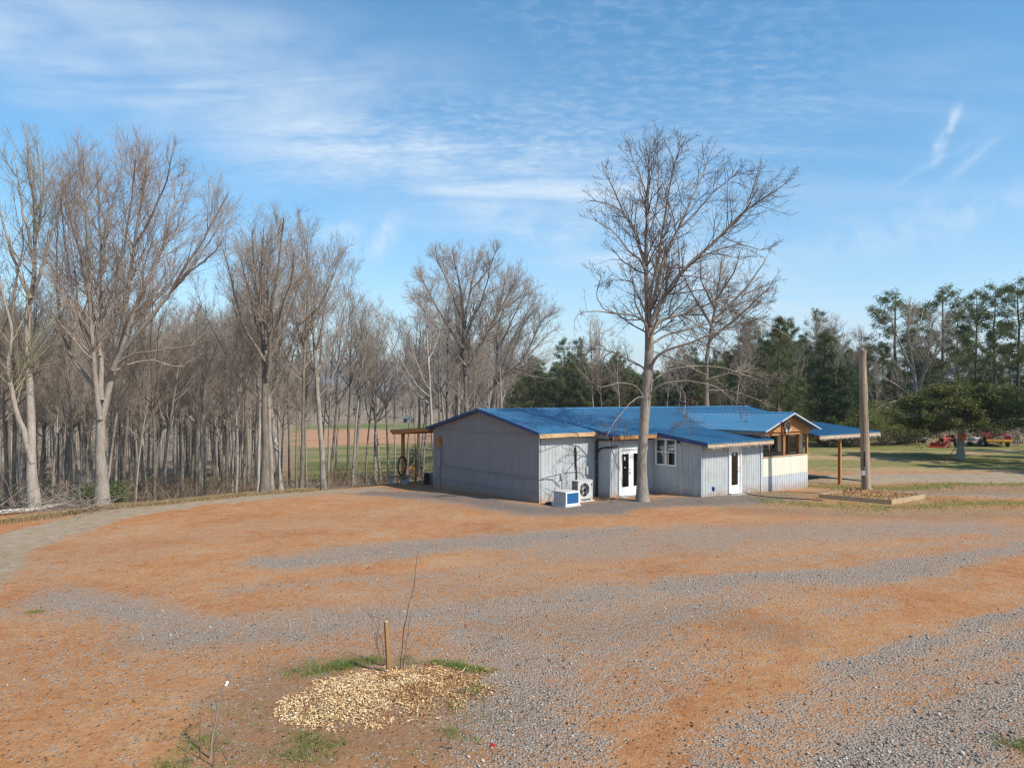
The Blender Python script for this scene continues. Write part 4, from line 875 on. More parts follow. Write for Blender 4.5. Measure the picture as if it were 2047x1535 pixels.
for i, (px, Y, w_, h, lab) in enumerate([(1695, 66, 4.2, 3.5, 'yellow-green bush in young leaf behind the carport, left of the pole'), (1768, 68, 4.4, 4.0, 'yellow-green bush in young leaf just right of the pole'), (1812, 69, 3.2, 3.0, 'low yellow-green bush between the pole and the spreading cedar'),
                                         (1640, 70, 3.4, 3.0, 'yellow-green bush seen over the carport roof beside the porch gable')]):
    x = (px - CX) / F * Y; bush('bush', lab, (x, Y, gz1(x, Y)), w_, w_ * .8, h, 3200, YEL_L, .15, 300 + i, stems=120, per=8)
for i, (px, py, w_, h, lab) in enumerate([(165, 1012, 1.0, 1.1, 'bright green shrub at the foot of the domed tree by the road'), (215, 1010, .6, 1.0, 'small green shrub touching the right side of the domed tree'), (540, 978, .7, 1.2, 'green shrub right of the dark-trunked tree at the road edge'),
                                          (680, 966, .9, 1.3, 'light green shrub between roadside trunks left of the porch'), (75, 1000, 1.2, 1.1, 'olive green shrub behind the fallen branch'), (826, 950, .9, 2.6, 'tall dark evergreen shrub behind the porch hoop')]):
    p = gp(px, py); y = p[1] + .8; bush('shrub', lab, (p[0], y, gz1(p[0], y) - .05), w_, w_, h, 900, SHRUB_L if i != 5 else DARK_L, .075, 320 + i, stems=45, per=6)

def undergrowth():
    """tangle of dry stems and leaves on the woodland floor"""
    rng = np.random.default_rng(91); xs, ys = [], []
    while len(xs) < 3900:
        x = rng.uniform(-60, 3, 4000); d = 1.3 + 42 * rng.random(4000) ** 1.35; y = np.interp(x, EX, EY) + d / .78; q = x / np.maximum(y, 1) * F + CX
        k = (y > 12) & (q > -150) & (q < 990) & ~((q > 560) & (q < 905) & (d > 14)); xs += x[k].tolist(); ys += y[k].tolist()
    xs = np.array(xs[:3900]); ys = np.array(ys[:3900]); n = len(xs); zs = gz(xs, ys) - .03
    base = np.stack([xs, ys, zs], 1); D = rng.normal(size=(n, 3)) * .5; D[:, 2] = 1; K = 5; h = rng.uniform(.35, 1.5, n) * (1 + .7 * (rng.random(n) < .15)); P = np.empty((n, K, 3)); P[:, 0] = base
    for k in range(1, K):
        D = D + rng.normal(size=(n, 3)) * .22; D /= np.linalg.norm(D, axis=1, keepdims=True); D[:, 2] = np.abs(D[:, 2]); P[:, k] = P[:, k - 1] + D * (h / (K - 1))[:, None]
    Rr = np.linspace(.011, .004, K)[None] * np.ones((n, 1)); P2, R2 = sprout(P, Rr, rng, 3.0, .25, (45, 15), .45, .15, .6, .8, .004, 3, .03, .2)
    V, Fq = join([tubes(P, Rr, 3), tubes(P2, R2, 3)]); pts = P2[:, 1:].reshape(-1, 3); sel = rng.random(len(pts)); a = needles(pts[sel < .30], rng, 3, .07, .085, .5, 0); b_ = needles(pts[(sel > .955)], rng, 6, .1, .09, .5, .1)
    v, f = join([(V, Fq), a, b_]); mi = np.zeros(len(f), int); mi[len(Fq):len(Fq) + len(a[1])] = 1; mi[len(Fq) + len(a[1]):] = 2
    o = link('undergrowth', np_mesh('undergrowth', v, f, [TWIG_U, DEAD_L, SHRUB_L], False, mi)); tag(o, 'brown tangle of dry stems and leaves on the woodland floor', None, None, 'stuff')
undergrowth()

def behind_brush():
    rng = np.random.default_rng(93); n = 1500; th = rng.uniform(R(-2), R(40), n); r = rng.uniform(78, 104, n); xs, ys = r * np.sin(th), r * np.cos(th); zs = gz(xs, ys); K = 5
    D = rng.normal(size=(n, 3)) * .45; D[:, 2] = 1; h = rng.uniform(1.2, 4.2, n); P = np.empty((n, K, 3)); P[:, 0] = np.stack([xs, ys, zs], 1)
    for k in range(1, K): D = D + rng.normal(size=(n, 3)) * .2; D /= np.linalg.norm(D, axis=1, keepdims=True); P[:, k] = P[:, k - 1] + D * (h / (K - 1))[:, None]
    Rr = np.linspace(.028, .010, K)[None] * np.ones((n, 1)); P2, R2 = sprout(P, Rr, rng, 2.6, .2, (42, 14), .45, .4, 1.6, .7, .010, 4, .05, .16)
    a = needles(P2[:, 1:].reshape(-1, 3)[::6], rng, 3, .2, .16, .5, 0); V, Fq = join([tubes(P, Rr, 3), tubes(P2, R2, 3)]); v, f = join([(V, Fq), a]); mi = np.zeros(len(f), int); mi[len(Fq):] = 1
    o = link('undergrowth', np_mesh('undergrowth', v, f, [TWIG_F, DEAD_L], False, mi)); tag(o, 'bare brushwood under the trees behind the building and lawn', None, None, 'stuff')
behind_brush()

# ------------------------------------------------------------------ the building (local axes: x along the long front, y towards the back)
HA = math.atan2(.629, .777); HO = Vector((1.14, 30.3, 0.0))
def hw(s, w, z=0.0): return Vector((HO.x + .777 * s - .629 * w, HO.y + .629 * s + .777 * w, z))
def hz0(s, w): p = hw(s, w); return gz1(p.x, p.y)
house = thing('house', 'low grey building with blue metal roofs, timber porch gable and carport', 'building', tuple(HO), HA)

def wall_strip(mb, a, b, z0, z1, sp=.2, dep=.012, gw=.03, th=.09, mi=0, side=1, ribs=False, ph=0.0):
    """grooved (or ribbed) board wall from a to b; z1 may be a function of the distance; side: +1 outer face to the right of a->b"""
    a, b = Vector((a[0], a[1], 0)), Vector((b[0], b[1], 0)); L = (b - a).length; t = (b - a) / L; n = Vector((t.y, -t.x, 0)) * side
    prof = [(0, 0)]; k = ph if ph > .02 else sp * .5
    while k < L - gw:
        o = dep if ribs else -dep
        prof += [(k - gw / 2, 0), (k - gw / 4, o), (k + gw / 4, o), (k + gw / 2, 0)]; k += sp
    prof.append((L, 0)); top = z1 if callable(z1) else (lambda d: z1); bot = z0 if callable(z0) else (lambda d: z0)
    if callable(z1):   # add the apex as a profile point
        ext = [p for p in prof]; prof = ext
    vs, fs = [], []
    for d, o in prof: p = a + t * d + n * o; vs += [(p.x, p.y, bot(d)), (p.x, p.y, top(d))]
    m_ = len(prof)
    for d, o in prof: p = a + t * d - n * th; vs += [(p.x, p.y, bot(d)), (p.x, p.y, top(d))]
    for i in range(m_ - 1):
        fs.append((2 * i, 2 * i + 2, 2 * i + 3, 2 * i + 1)); j = 2 * m_
        fs.append((j + 2 * i, j + 2 * i + 1, j + 2 * i + 3, j + 2 * i + 2)); fs.append((2 * i + 1, 2 * i + 3, j + 2 * i + 3, j + 2 * i + 1))
    fs += [(0, 1, 2 * m_ + 1, 2 * m_), (2 * m_ - 2, 4 * m_ - 2, 4 * m_ - 1, 2 * m_ - 1)]
    mb.add(vs, fs, mi)
def roof_plane(mb, e0, e1, r1, r0, th=.05, sp=.23, rh=.022, rw=.045, mi=0):
    """sheet from eave e0-e1 up to ridge r0-r1 with raised ribs running up the slope"""
    e0, e1, r1, r0 = map(Vector, (e0, e1, r1, r0)); n = (e1 - e0).cross(r0 - e0).normalized()
    if n.z < 0: n = -n
    mb.prism([e0, e1, r1, r0], -n * th, mi)
    L = (e1 - e0).length; k = int(L / sp); d = (e1 - e0).normalized()
    for i in range(k + 1):
        t = (i + .5) / (k + 1); p, q = e0.lerp(e1, t), r0.lerp(r1, t)
        a = d * rw / 2; b = d * rw * .28; u = n * rh
        mb.add([p - a, p + a, p + b + u, p - b + u, q - a, q + a, q + b + u, q - b + u], [(3, 2, 1, 0), (4, 5, 6, 7), (0, 1, 5, 4)[::-1], (1, 2, 6, 5)[::-1], (2, 3, 7, 6)[::-1], (3, 0, 4, 7)[::-1]], mi)
SOF = .004
EAVE, RIDGE, WR = 2.92, 3.88, 4.0
zm = lambda w: EAVE + (w + .3) * (RIDGE - EAVE) / (WR + .3)           # main front slope
zx = lambda w: 2.935 + (w + .1) * .131                                  # lower front extensions
zr = lambda w: RIDGE - (w - WR) * .225
S1, S2, S3, S4, SE = 3.35, 6.3, 10.92, 15.22, 21.0
W1, W2 = -.85, -3.49

def build_walls():
    # gable end
    m_ = MB(); apex = lambda d: (zm(8.04 - d) if 8.04 - d < WR else zr(8.04 - d)) - .07
    g = .45
    wall_strip(m_, (0, 8.04), (0, WR), -.30, lambda d: apex(d), side=1, ph=.1); wall_strip(m_, (0, WR), (0, 0), -.12, lambda d: zm(WR - d) - .07, side=1, ph=.1)
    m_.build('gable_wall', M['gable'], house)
    for zz in (2.80, .40): m_ = MB(); m_.box((-.02, 4.02, zz), (.04, 8.04, .045)); m_.build('trim_board', M['gable'], house)
    m_ = MB()
    for s, w in ((-.015, -.015), (-.015, 8.055)): m_.box((s, w, 1.3), (.05, .05, 2.95 if w < 1 else 3.0))
    m_.build('corner_trim', M['siding'], house)
    # front walls
    m_ = MB(); wall_strip(m_, (.02, 0), (S1, 0), -.12, 2.88); m_.build('front_wall', M['siding'], house)
    m_ = MB(); wall_strip(m_, (S1, 0), (S1, W1), -.12, lambda d: zx(-d) - .07); m_.build('side_wall', M['siding'], house)
    # wall with the french doors: strips around the opening
    m_ = MB(); d0, d1 = 3.90 - S1, 5.52 - S1
    wall_strip(m_, (S1, W1), (3.90, W1), -.12, zx(W1) - .07, ph=.12); wall_strip(m_, (5.52, W1), (S2, W1), -.12, zx(W1) - .07, ph=.1); wall_strip(m_, (3.90, W1), (5.52, W1), 2.15, zx(W1) - .07, ph=.1); wall_strip(m_, (3.90, W1), (5.52, W1), -.12, .07, ph=.1)
    m_.build('front_wall', M['siding'], house)
    # wall with the window
    m_ = MB(); zt = lambda off: (lambda d: zx(W1 - off - d) - .07)
    wall_strip(m_, (S2, W1), (S2, -.97), -.12, zt(0), ph=.06); wall_strip(m_, (S2, -.97), (S2, -2.12), -.12, 1.33, ph=.1); wall_strip(m_, (S2, -.97), (S2, -2.12), 2.51, zt(.12), ph=.1); wall_strip(m_, (S2, -2.12), (S2, W2), -.12, zt(1.27), ph=.1)
    m_.build('side_wall', M['siding'], house)
    # front wall with the single door
    m_ = MB(); zt2 = zx(W2) - .05
    wall_strip(m_, (S2, W2), (8.29, W2), -.15, zt2); wall_strip(m_, (8.29, W2), (9.23, W2), 2.16, zt2, ph=.1); wall_strip(m_, (8.29, W2), (9.23, W2), -.15, .08, ph=.1); wall_strip(m_, (9.23, W2), (S3 - .01, W2), -.2, zt2, ph=.1)
    m_.build('front_wall', M['siding'], house)
    m_ = MB(); m_.box((S3 + .02, W2 - .02, 1.15), (.17, .05, 2.62)); m_.box((S2, W2 + .0, 1.1), (.05, .05, 2.6)); m_.box((S1, W1, 1.2), (.05, .05, 2.9)); m_.build('corner_trim', M['panel'], house)
    # porch walls: cream band over grey band
    m_ = MB(); wall_strip(m_, (S3 + .11, W2), (S4, W2), .62, 1.53, sp=.21, dep=.014, gw=.05, ribs=True); wall_strip(m_, (S4, W2), (S4, -.1), .62, 1.53, sp=.21, dep=.014, gw=.05, ribs=True)
    m_.build('porch_wall', M['cream'], house)
    m_ = MB(); wall_strip(m_, (S3 + .11, W2 + .006), (S4, W2 + .006), -.35, .62, sp=.21, dep=.014, gw=.05, ribs=True); wall_strip(m_, (S4 - .006, W2 + .01), (S4 - .006, -.1), -.35, .62, sp=.21, dep=.014, gw=.05, ribs=True)
    m_.build('porch_wall', M['panel'], house)
    m_ = MB(); m_.box(((S3 + S4) / 2 + .05, W2 + .03, 1.545), (S4 - S3 + .05, .15, .03)); m_.box((S4 - .03, -1.8, 1.547), (.15, 3.25, .03)); m_.build('rail_cap', M['pine'], house)
    m_ = MB(); wall_strip(m_, (S3, -.1), (S3, W2 + .1), -.1, 2.6, side=-1); m_.build('porch_wall', M['cedar'], house)
    m_ = MB(); m_.box(((S3 + S4) / 2, -1.75, .28), (S4 - S3 - .15, 3.2, .08)); m_.build('porch_floor', M['floor'], house)
    # main front wall seen through the porch and carport: timber below, white-trimmed windows above
    m_ = MB(); wall_strip(m_, (S3, 0), (SE, 0), -.35, 1.06, sp=.3, ph=.15); m_.build('wainscot', M['cedar'], house)
    m_ = MB()
    for a, b, z0, z1 in ((S3, 16.44, 1.06, 2.86), (16.44, 18.23, 2.25, 2.86), (18.23, 18.93, 1.06, 2.86), (18.93, 20.47, 2.25, 2.86), (20.47, SE, 1.06, 2.86), (16.44, 18.23, 1.06, 1.14), (18.93, 20.47, 1.06, 1.14)): wall_strip(m_, (a, 0), (b, 0), z0, z1, ph=.1)
    m_.build('front_wall', M['cream'], house)
    # back, right end, floor, inside partition
    m_ = MB(); wall_strip(m_, (SE, 8.04), (.02, 8.04), -.6, 2.9); m_.build('back_wall', M['siding'], house)
    m_ = MB(); wall_strip(m_, (SE, 0), (SE, WR), -.5, lambda d: zm(d) - .07); wall_strip(m_, (SE, WR), (SE, 8.04), -.5, lambda d: zr(WR + d) - .07); m_.build('gable_wall', M['siding'], house)
    m_ = MB(); m_.box((10.5, 4.02, .02), (20.8, 7.8, .06)); m_.box((8.6, -1.75, .022), (4.4, 3.3, .06)); m_.box((4.8, -.4, .024), (2.8, .75, .06)); m_.box((10.5, 2.6, 1.4), (20.7, .1, 2.5)); m_.build('inner_floor', M['dark'], house)
build_walls()

def build_roofs():
    m_ = MB()
    roof_plane(m_, (-.28, -.3, EAVE), (SE + .3, -.3, EAVE), (SE + .3, WR, RIDGE), (-.28, WR, RIDGE)); roof_plane(m_, (-.28, 8.36, zr(8.36)), (SE + .3, 8.36, zr(8.36)), (SE + .3, WR, RIDGE), (-.28, WR, RIDGE))
    m_.build('main_roof', M['roof'], house)
    m_ = MB(); roof_plane(m_, (S1 - .22, -1.25, zx(-1.25) - .004), (6.1, -1.25, zx(-1.25) - .004), (6.1, -.12, zx(-.12) - .004), (S1 - .22, -.12, zx(-.12) - .004)); roof_plane(m_, (6.1, -3.95, zx(-3.95)), (11.3, -3.95, zx(-3.95)), (11.3, -.12, zx(-.12)), (6.1, -.12, zx(-.12)))
    m_.build('extension_roof', M['roof'], house)
    m_ = MB(); roof_plane(m_, (-.28, 11.95, 2.66), (9, 11.95, 2.66), (9, 8.30, zr(8.36) - .012), (-.28, 8.30, zr(8.36) - .012)); m_.build('rear_porch_roof', M['roof'], house)
    m_ = MB(); cs = 13.07
    roof_plane(m_, (10.55, -3.98, 2.83), (10.55, 2.9, 2.83), (cs, 2.9, 3.67), (cs, -3.98, 3.67)); roof_plane(m_, (15.59, -3.98, 2.83), (15.59, 2.9, 2.83), (cs, 2.9, 3.67), (cs, -3.98, 3.67))
    m_.build('porch_gable_roof', M['roof'], house)
    m_ = MB(); roof_plane(m_, (15.3, -4.05, 2.49), (22.05, -4.05, 2.49), (22.05, -.2, 2.94), (15.3, -.2, 2.94)); m_.build('carport_roof', M['roof'], house)
    # ridge caps
    m_ = MB()
    for a, b, sl in (((-.3, WR, RIDGE), (SE + .32, WR, RIDGE), .22), ((cs, -4.0, 3.67), (cs, 3.4, 3.67), .33)):
        a, b = Vector(a), Vector(b); d = (b - a).normalized(); pr = Vector((d.y, -d.x, 0)) * .15; up = Vector((0, 0, .03)); dn = Vector((0, 0, -.15 * sl))
        m_.prism([a - pr + up + dn, a + up, a + pr + up + dn, a + pr + dn, a + Vector((0, 0, .0)), a - pr + dn], b - a)
    m_.build('ridge_cap', M['roof'], house)
    # rake trims (dark blue) on gable end and lower roofs
    m_ = MB(); e = Vector((.03, 0, 0))
    def rake(p, q, h=.10, x=-.31, mt='roof_edge'):
        m_ = MB(); m_.prism([(x, p[0], p[1] + .03), (x, q[0], q[1] + .03), (x, q[0], q[1] - h), (x, p[0], p[1] - h)], (.03, 0, 0)); m_.build('rake_trim', M[mt], house)
    rake((-.31, EAVE), (WR, RIDGE)); rake((8.36, zr(8.36)), (WR, RIDGE)); rake((11.97, 2.63), (8.36, zr(8.36) - .03), .13, -.30, 'cedarh')
    rake((-1.26, zx(-1.26)), (-.12, zx(-.12)), .12, S1 - .25); rake((-3.97, zx(-3.97)), (-1.27, zx(-1.27)), .15, 6.07); rake((-4.07, 2.49), (-.2, 2.94), .13, 22.06); rake((-.31, EAVE), (WR, RIDGE), .13, SE + .31)
    # wing gable rakes: pale edge
    for sg, s in ((1, 10.55), (-1, 15.59)):
        m_ = MB(); m_.prism([(s, -4.01, 2.83), (cs, -4.01, 3.67), (cs, -4.01, 3.60), (s + sg * .0, -4.01, 2.77)], (0, .03, 0)); m_.build('rake_trim', M['panel'], house)
    m_ = MB(); m_.box((10.57, -2.2, 2.71), (.03, 3.5, .16)); m_.build('eave_board', M['old'], house)
    # timber eave boards
    m_ = MB(); m_.box((1.42, -.31, 2.80), (3.36, .04, .17)); m_.build('eave_board', M['pine'], house)
    m_ = MB(); m_.box((4.6, -1.24, zx(-1.25) - .14), (2.94, .04, .16)); m_.build('eave_board', M['cedarh'], house)
    m_ = MB(); m_.box((8.7, -3.94, zx(-3.95) - .14), (5.15, .04, .15)); m_.build('eave_board', M['pine'], house)
    m_ = MB(); m_.box((18.7, -4.04, 2.35), (6.7, .04, .17)); m_.build('eave_board', M['pine'], house)
    # soffits, beams, posts
    m_ = MB(); m_.box((4.4, 11.2, 2.52), (9.3, .12, .14)); m_.box((4.4, 9.9, 2.66), (9.2, .08, .10), rot=Matrix.Rotation(0, 3, 'X')); m_.prism([(-.2, 8.15, zr(8.2) - .085), (9, 8.15, zr(8.2) - .085), (9, 11.9, 2.60), (-.2, 11.9, 2.60)], (0, 0, -.03)); m_.box((-.24, 10.0, 2.62), (.05, 3.7, .12), rot=Matrix.Rotation(-.08, 3, 'X'))
    m_.build('porch_beam', M['cedarh'], house)
    for s, w, z0, z1, d in ((0.05, 11.2, hz0(.05, 11.2) - .05, 2.46, .15), (4.4, 11.2, -1.2, 2.46, .15), (8.8, 11.2, -1.5, 2.46, .15)):
        m_ = MB(); m_.box((s, w, (z0 + z1) / 2), (d, d, z1 - z0), ch=.008); m_.build('post', M['cedar'], house)
    for s, w, z0, z1, d in ((18.0, -3.75, hz0(18, -3.75) - .1, 2.30, .15), (21.25, -3.75, hz0(21.25, -3.75) - .1, 2.30, .15)):
        m_ = MB(); m_.box((s, w, (z0 + z1) / 2), (d, d, z1 - z0), ch=.008); m_.build('post', M['cedar'], house)
    m_ = MB(); m_.box((18.7, -3.75, 2.36), (6.5, .12, .13)); m_.build('carport_beam', M['cedarh'], house)
    for s, w in ((12.92, W2 + .04), (S4 - .07, W2 + .04), (S4 - .07, -2.95), (S4 - .07, -2.4), (S3 + .1, -2.2)):
        m_ = MB(); m_.box((s, w, 2.07), (.13, .13, 1.04), ch=.008); m_.build('post', M['cedar'], house)
    m_ = MB(); m_.box((13.07, W2 + .04, 2.66), (4.6, .14, .16)); m_.box((S4 - .07, -1.9, 2.66), (.14, 3.1, .16)); m_.build('porch_beam', M['cedarh'], house)
    # lapped boards of the porch gable
    for k in range(7):
        z0 = 2.74 + k * .125; z1 = z0 + .145; f = lambda z: max(.02, (3.60 - z) / .333); a, b = f(z0), f(z1)
        if z0 > 3.5: break
        m_ = MB(); m_.add([(cs - a, W2 - .115, z0), (cs + a, W2 - .115, z0), (cs + b, W2 - .075, z1), (cs - b, W2 - .075, z1), (cs - a, W2 - .03, z0), (cs + a, W2 - .03, z0), (cs + b, W2 - .03, z1), (cs - b, W2 - .03, z1)],
                          [(0, 1, 2, 3), (5, 4, 7, 6), (4, 5, 1, 0), (3, 2, 6, 7), (4, 0, 3, 7), (1, 5, 6, 2)]); m_.build('gable_board', M['cedarh'], house)
    m_ = MB(); m_.cyl((14.6, 4.0, 3.8), (14.6, 4.0, 4.12), .11, 12); m_.lathe([(.0, 4.24), (.2, 4.20), (.22, 4.10), (.02, 4.12)], (14.6, 4.0, 0)); m_.build('roof_vent', M['black'], house)
build_roofs()

def window(name, s0, s1, z0, z1, cols, rows, w=0.0, axis='x', at=0.0, fr=.07, curtain=None):
    """frame, sashes and panes in an opening; axis x: in a front wall at y=at, s0..s1 along x; axis y: in a wall at x=at, from y=s0 down to y=s1"""
    def P(u, d, z): return (s0 + u, at - d, z) if axis == 'x' else (at - d, s0 - u, z)
    Lw = abs(s1 - s0); H = z1 - z0
    def bx(m_, u0, u1, zz0, zz1, d0, d1):
        c = P((u0 + u1) / 2, (d0 + d1) / 2, (zz0 + zz1) / 2); sz = (u1 - u0, d1 - d0, zz1 - zz0) if axis == 'x' else (d1 - d0, u1 - u0, zz1 - zz0); m_.box(c, sz)
    f = MB(); e = .03
    bx(f, -e, fr - e, z0 - e, z1 + e, -.06, .03); bx(f, Lw - fr + e, Lw + e, z0 - e, z1 + e, -.06, .03); bx(f, fr - e, Lw - fr + e, z1 + e - fr, z1 + e, -.058, .028); bx(f, fr - e, Lw - fr + e, z0 - e, z0 - e + fr, -.058, .028)
    fo = f.build('window', M['trim'], house)
    g = MB(); x0, x1 = fr - e, Lw - fr + e; y0, y1 = z0 - e + fr, z1 + e - fr
    for i in range(1, cols): c = x0 + (x1 - x0) * i / cols; bx(g, c - .05, c + .05, y0, y1, -.05, .022)
    for i in range(1, rows): c = y0 + (y1 - y0) * i / rows; bx(g, x0, x1, c - .022, c + .022, -.045, .016)
    g.build('sash', M['trim'], fo)
    for i in range(cols):
        for j in range(rows):
            q = MB(); bx(q, x0 + (x1 - x0) * i / cols + .01, x0 + (x1 - x0) * (i + 1) / cols - .01, y0 + (y1 - y0) * j / rows + .005, y0 + (y1 - y0) * (j + 1) / rows - .005, -.022, -.016); q.build('pane', M['glass'], fo)
    if curtain:
        q = MB()
        for (u0, u1) in curtain:
            n = 8
            for k in range(n): bx(q, u0 + (u1 - u0) * k / n, u0 + (u1 - u0) * (k + 1) / n, y0, y1, -.20 - .03 * (k % 2), -.19 - .03 * (k % 2))
        q.build('curtain', M['blind'], fo)
    return fo
window('window', -.97, -2.12, 1.33, 2.51, 2, 2, axis='y', at=S2, curtain=[(.30, .44), (.78, 1.0)])
window('window', 16.44, 18.23, 1.14, 2.25, 2, 1, axis='x', at=0); window('window', 18.93, 20.47, 1.14, 2.25, 1, 1, axis='x', at=0, fr=.13)

def door(s0, s1, z0, z1, at, leaves, handle, knob_mat, blank=None):
    f = MB(); w_ = .07; f.box((s0 + w_ / 2 - .02, at, (z0 + z1) / 2), (w_, .13, z1 - z0)); f.box((s1 - w_ / 2 + .02, at, (z0 + z1) / 2), (w_, .13, z1 - z0)); f.box(((s0 + s1) / 2, at, z1 - .02), (s1 - s0 - .1, .128, w_)); f.box(((s0 + s1) / 2, at - .03, z0 + .005), (s1 - s0 - .1, .2, .04))
    fo = f.build('door_frame', M['trim'], house); W_ = (s1 - s0 - .1) / leaves
    for k in range(leaves):
        a = s0 + .05 + W_ * k; b = a + W_; a += .005; b -= .005; st = .14; d = MB(); zt, zb = z1 - .06, z0 + .03
        d.box((a + st / 2, at + .01, (zb + zt) / 2), (st, .045, zt - zb)); d.box((b - st / 2, at + .01, (zb + zt) / 2), (st, .045, zt - zb)); d.box(((a + b) / 2, at + .01, zt - .09), (b - a - 2 * st, .043, .18)); d.box(((a + b) / 2, at + .01, zb + .16), (b - a - 2 * st, .043, .32))
        r = .025
        for q in (a + st, b - st): d.box((q, at - .018, (zb + .32 + zt - .18) / 2), (r, .02, zt - zb - .5))
        for q in (zb + .32, zt - .18): d.box(((a + b) / 2, at - .018, q), (b - a - 2 * st, .018, r))
        do = d.build('door', M['trim'], house)
        g = MB(); g.box(((a + b) / 2, at + .012, (zb + .32 + zt - .18) / 2), (b - a - 2 * st - .01, .008, zt - zb - .52)); g.build('glazing', M['glass'], do)
        g = MB(); g.box(((a + b) / 2, at + .032, (zb + .32 + zt - .18) / 2), (b - a - 2 * st - .02, .006, zt - zb - .54)); g.build('door_backing', M['dark'], do)  # dark sheet close behind the glazing
        if k in handle:
            h = MB(); hx = a + st * .5 if handle[k] < 0 else b - st * .5
            h.lathe([(.0, -.085), (.022, -.08), (.028, -.06), (.012, -.04), (.012, -.015), (.03, -.013), (.03, -.008)], (hx, at, z0 + .98), 'Y', 10); h.lathe([(.0, -.03), (.026, -.028), (.026, -.01)], (hx, at, z0 + 1.12), 'Y', 10); h.build('door_handle', knob_mat, do)
        if k == 0 and leaves == 2:
            h = MB(); h.box(((a + b) / 2 - .02, at + .004, z1 - .46), (.08, .004, .16)); h.box(((a + b) / 2, at + .004, z1 - .86), (.04, .004, .05)); h.build('sticker', M['trim'], do)
        if k == 0 and leaves == 1:
            h = MB(); h.box(((a + b) / 2 + .03, at + .004, z1 - .34), (.12, .004, .09)); h.build('sticker', M['trim'], do)
door(3.913, 5.51, .06, 2.14, W1, 2, {0: 1}, M['black']); door(8.30, 9.22, .06, 2.15, W2, 1, {0: 1}, M['brass'])
def steps():
    m_ = MB(); m_.box((4.7, W1 - .25, -.02), (1.9, .4, .14), ch=.01); m_.build('door_step', M['conc'], house); m_ = MB(); m_.box((8.76, W2 - .2, -.04), (1.0, .3, .12), ch=.01); m_.build('door_step', M['conc'], house)
steps()

def services():
    # gable wall boxes and conduit
    m_ = MB(); m_.box((-.05, 7.62, 2.20), (.08, .28, .48), ch=.005); m_.box((-.07, 7.38, 2.22), (.10, .06, .50)); m_.build('timber_box', M['cedar'], house)
    m_ = MB(); m_.box((-.055, 7.55, 1.40), (.10, .36, .85), ch=.01); m_.build('meter_panel', M['gable'], house)
    m_ = MB(); m_.tube([(-.05, 7.30, 2.05), (-.05, 7.28, 1.3), (-.05, 7.2, 1.12), (-.05, 7.0, 1.07), (-.045, 3.5, 1.02), (-.045, .02, .98), (-.045, -.045, .98), (.3, -.05, 1.02)], .022, 6); m_.tube([(-.05, 7.5, .98), (-.05, 7.45, -.15)], .02, 6); m_.build('conduit', M['gable'], house)
    # front wall wiring
    m_ = MB(); m_.tube([(.1, -.045, 1.04), (1.1, -.045, 1.16), (1.2, -.05, 1.17), (2.0, -.05, 1.2), (2.35, -.05, 1.17), (2.62, -.05, .92)], .014, 5); m_.tube([(.35, -.045, 1.0), (.75, -.05, .96), (.95, -.05, .78), (1.1, -.05, .65), (1.2, -.05, .66)], .018, 5)
    m_.tube([(1.28, -.045, 1.1), (1.30, -.045, .12)], .016, 5); m_.tube([(1.33, -.045, 1.2), (1.55, -.045, 1.95), (2.45, -.045, 1.93)], .009, 5); m_.build('cable', M['acgrey'], house)
    m_ = MB(); m_.tube([(2.03, -.05, 2.25), (2.06, -.055, 2.0), (2.06, -.06, 1.5), (2.12, -.06, 1.0), (2.06, -.06, .55), (2.02, -.08, .25)], [.035, .05, .035, .03, .03, .025], 7); m_.build('refrigerant_line', M['black'], house)
    m_ = MB(); m_.box((1.24, -.05, 1.03), (.13, .07, .24)); m_.box((2.78, -.04, 1.18), (.16, .07, .34)); m_.build('junction_box', M['acgrey'], house)
    # black flexible pipe down the corner and along the eave
    m_ = MB(); x = S1 - .05; m_.tube([(x, -.10, -.05), (x, -.12, 1.0), (x, -.11, 1.9), (x, -.12, 2.45), (x + .01, -.2, 2.55)], .055, 8); m_.tube([(x, -.2, 2.52), (x - .06, -.5, 2.54), (x - .06, -.86, 2.55), (x + .2, W1 - .07, 2.55), (4.6, W1 - .07, 2.53), (6.1, W1 - .07, 2.52)], .04, 8)
    m_.tube([(x - .02, -.12, 1.9), (x - .05, -.3, 2.12), (x - .06, -.6, 2.2), (x - .05, W1 - .05, 2.22), (x + .45, W1 - .07, 2.25)], .04, 8); m_.build('drain_pipe', M['black'], house)
    for z in (.95, 1.55): m_ = MB(); m_.box((S1 - .05, -.115, z), (.125, .125, .025)); m_.build('pipe_strap', M['steel'], house)
    # thin white wire on the window wall, lamp under the rake
    m_ = MB(); m_.tube([(S2 - .05, -2.35, 2.38), (S2 - .06, -2.42, 2.0), (S2 - .05, -2.4, 1.5), (S2 - .05, -2.5, .8), (S2 - .05, -2.45, 0.0)], .009, 5); m_.build('cable', M['trim'], house)
    m_ = MB(); m_.lathe([(.0, 0), (.06, .02), (.075, .1), (.03, .13), (0, .13)], (S2 - .09, -2.32, 2.34), 'Z', 10); m_.build('wall_lamp', M['black'], house)
services()

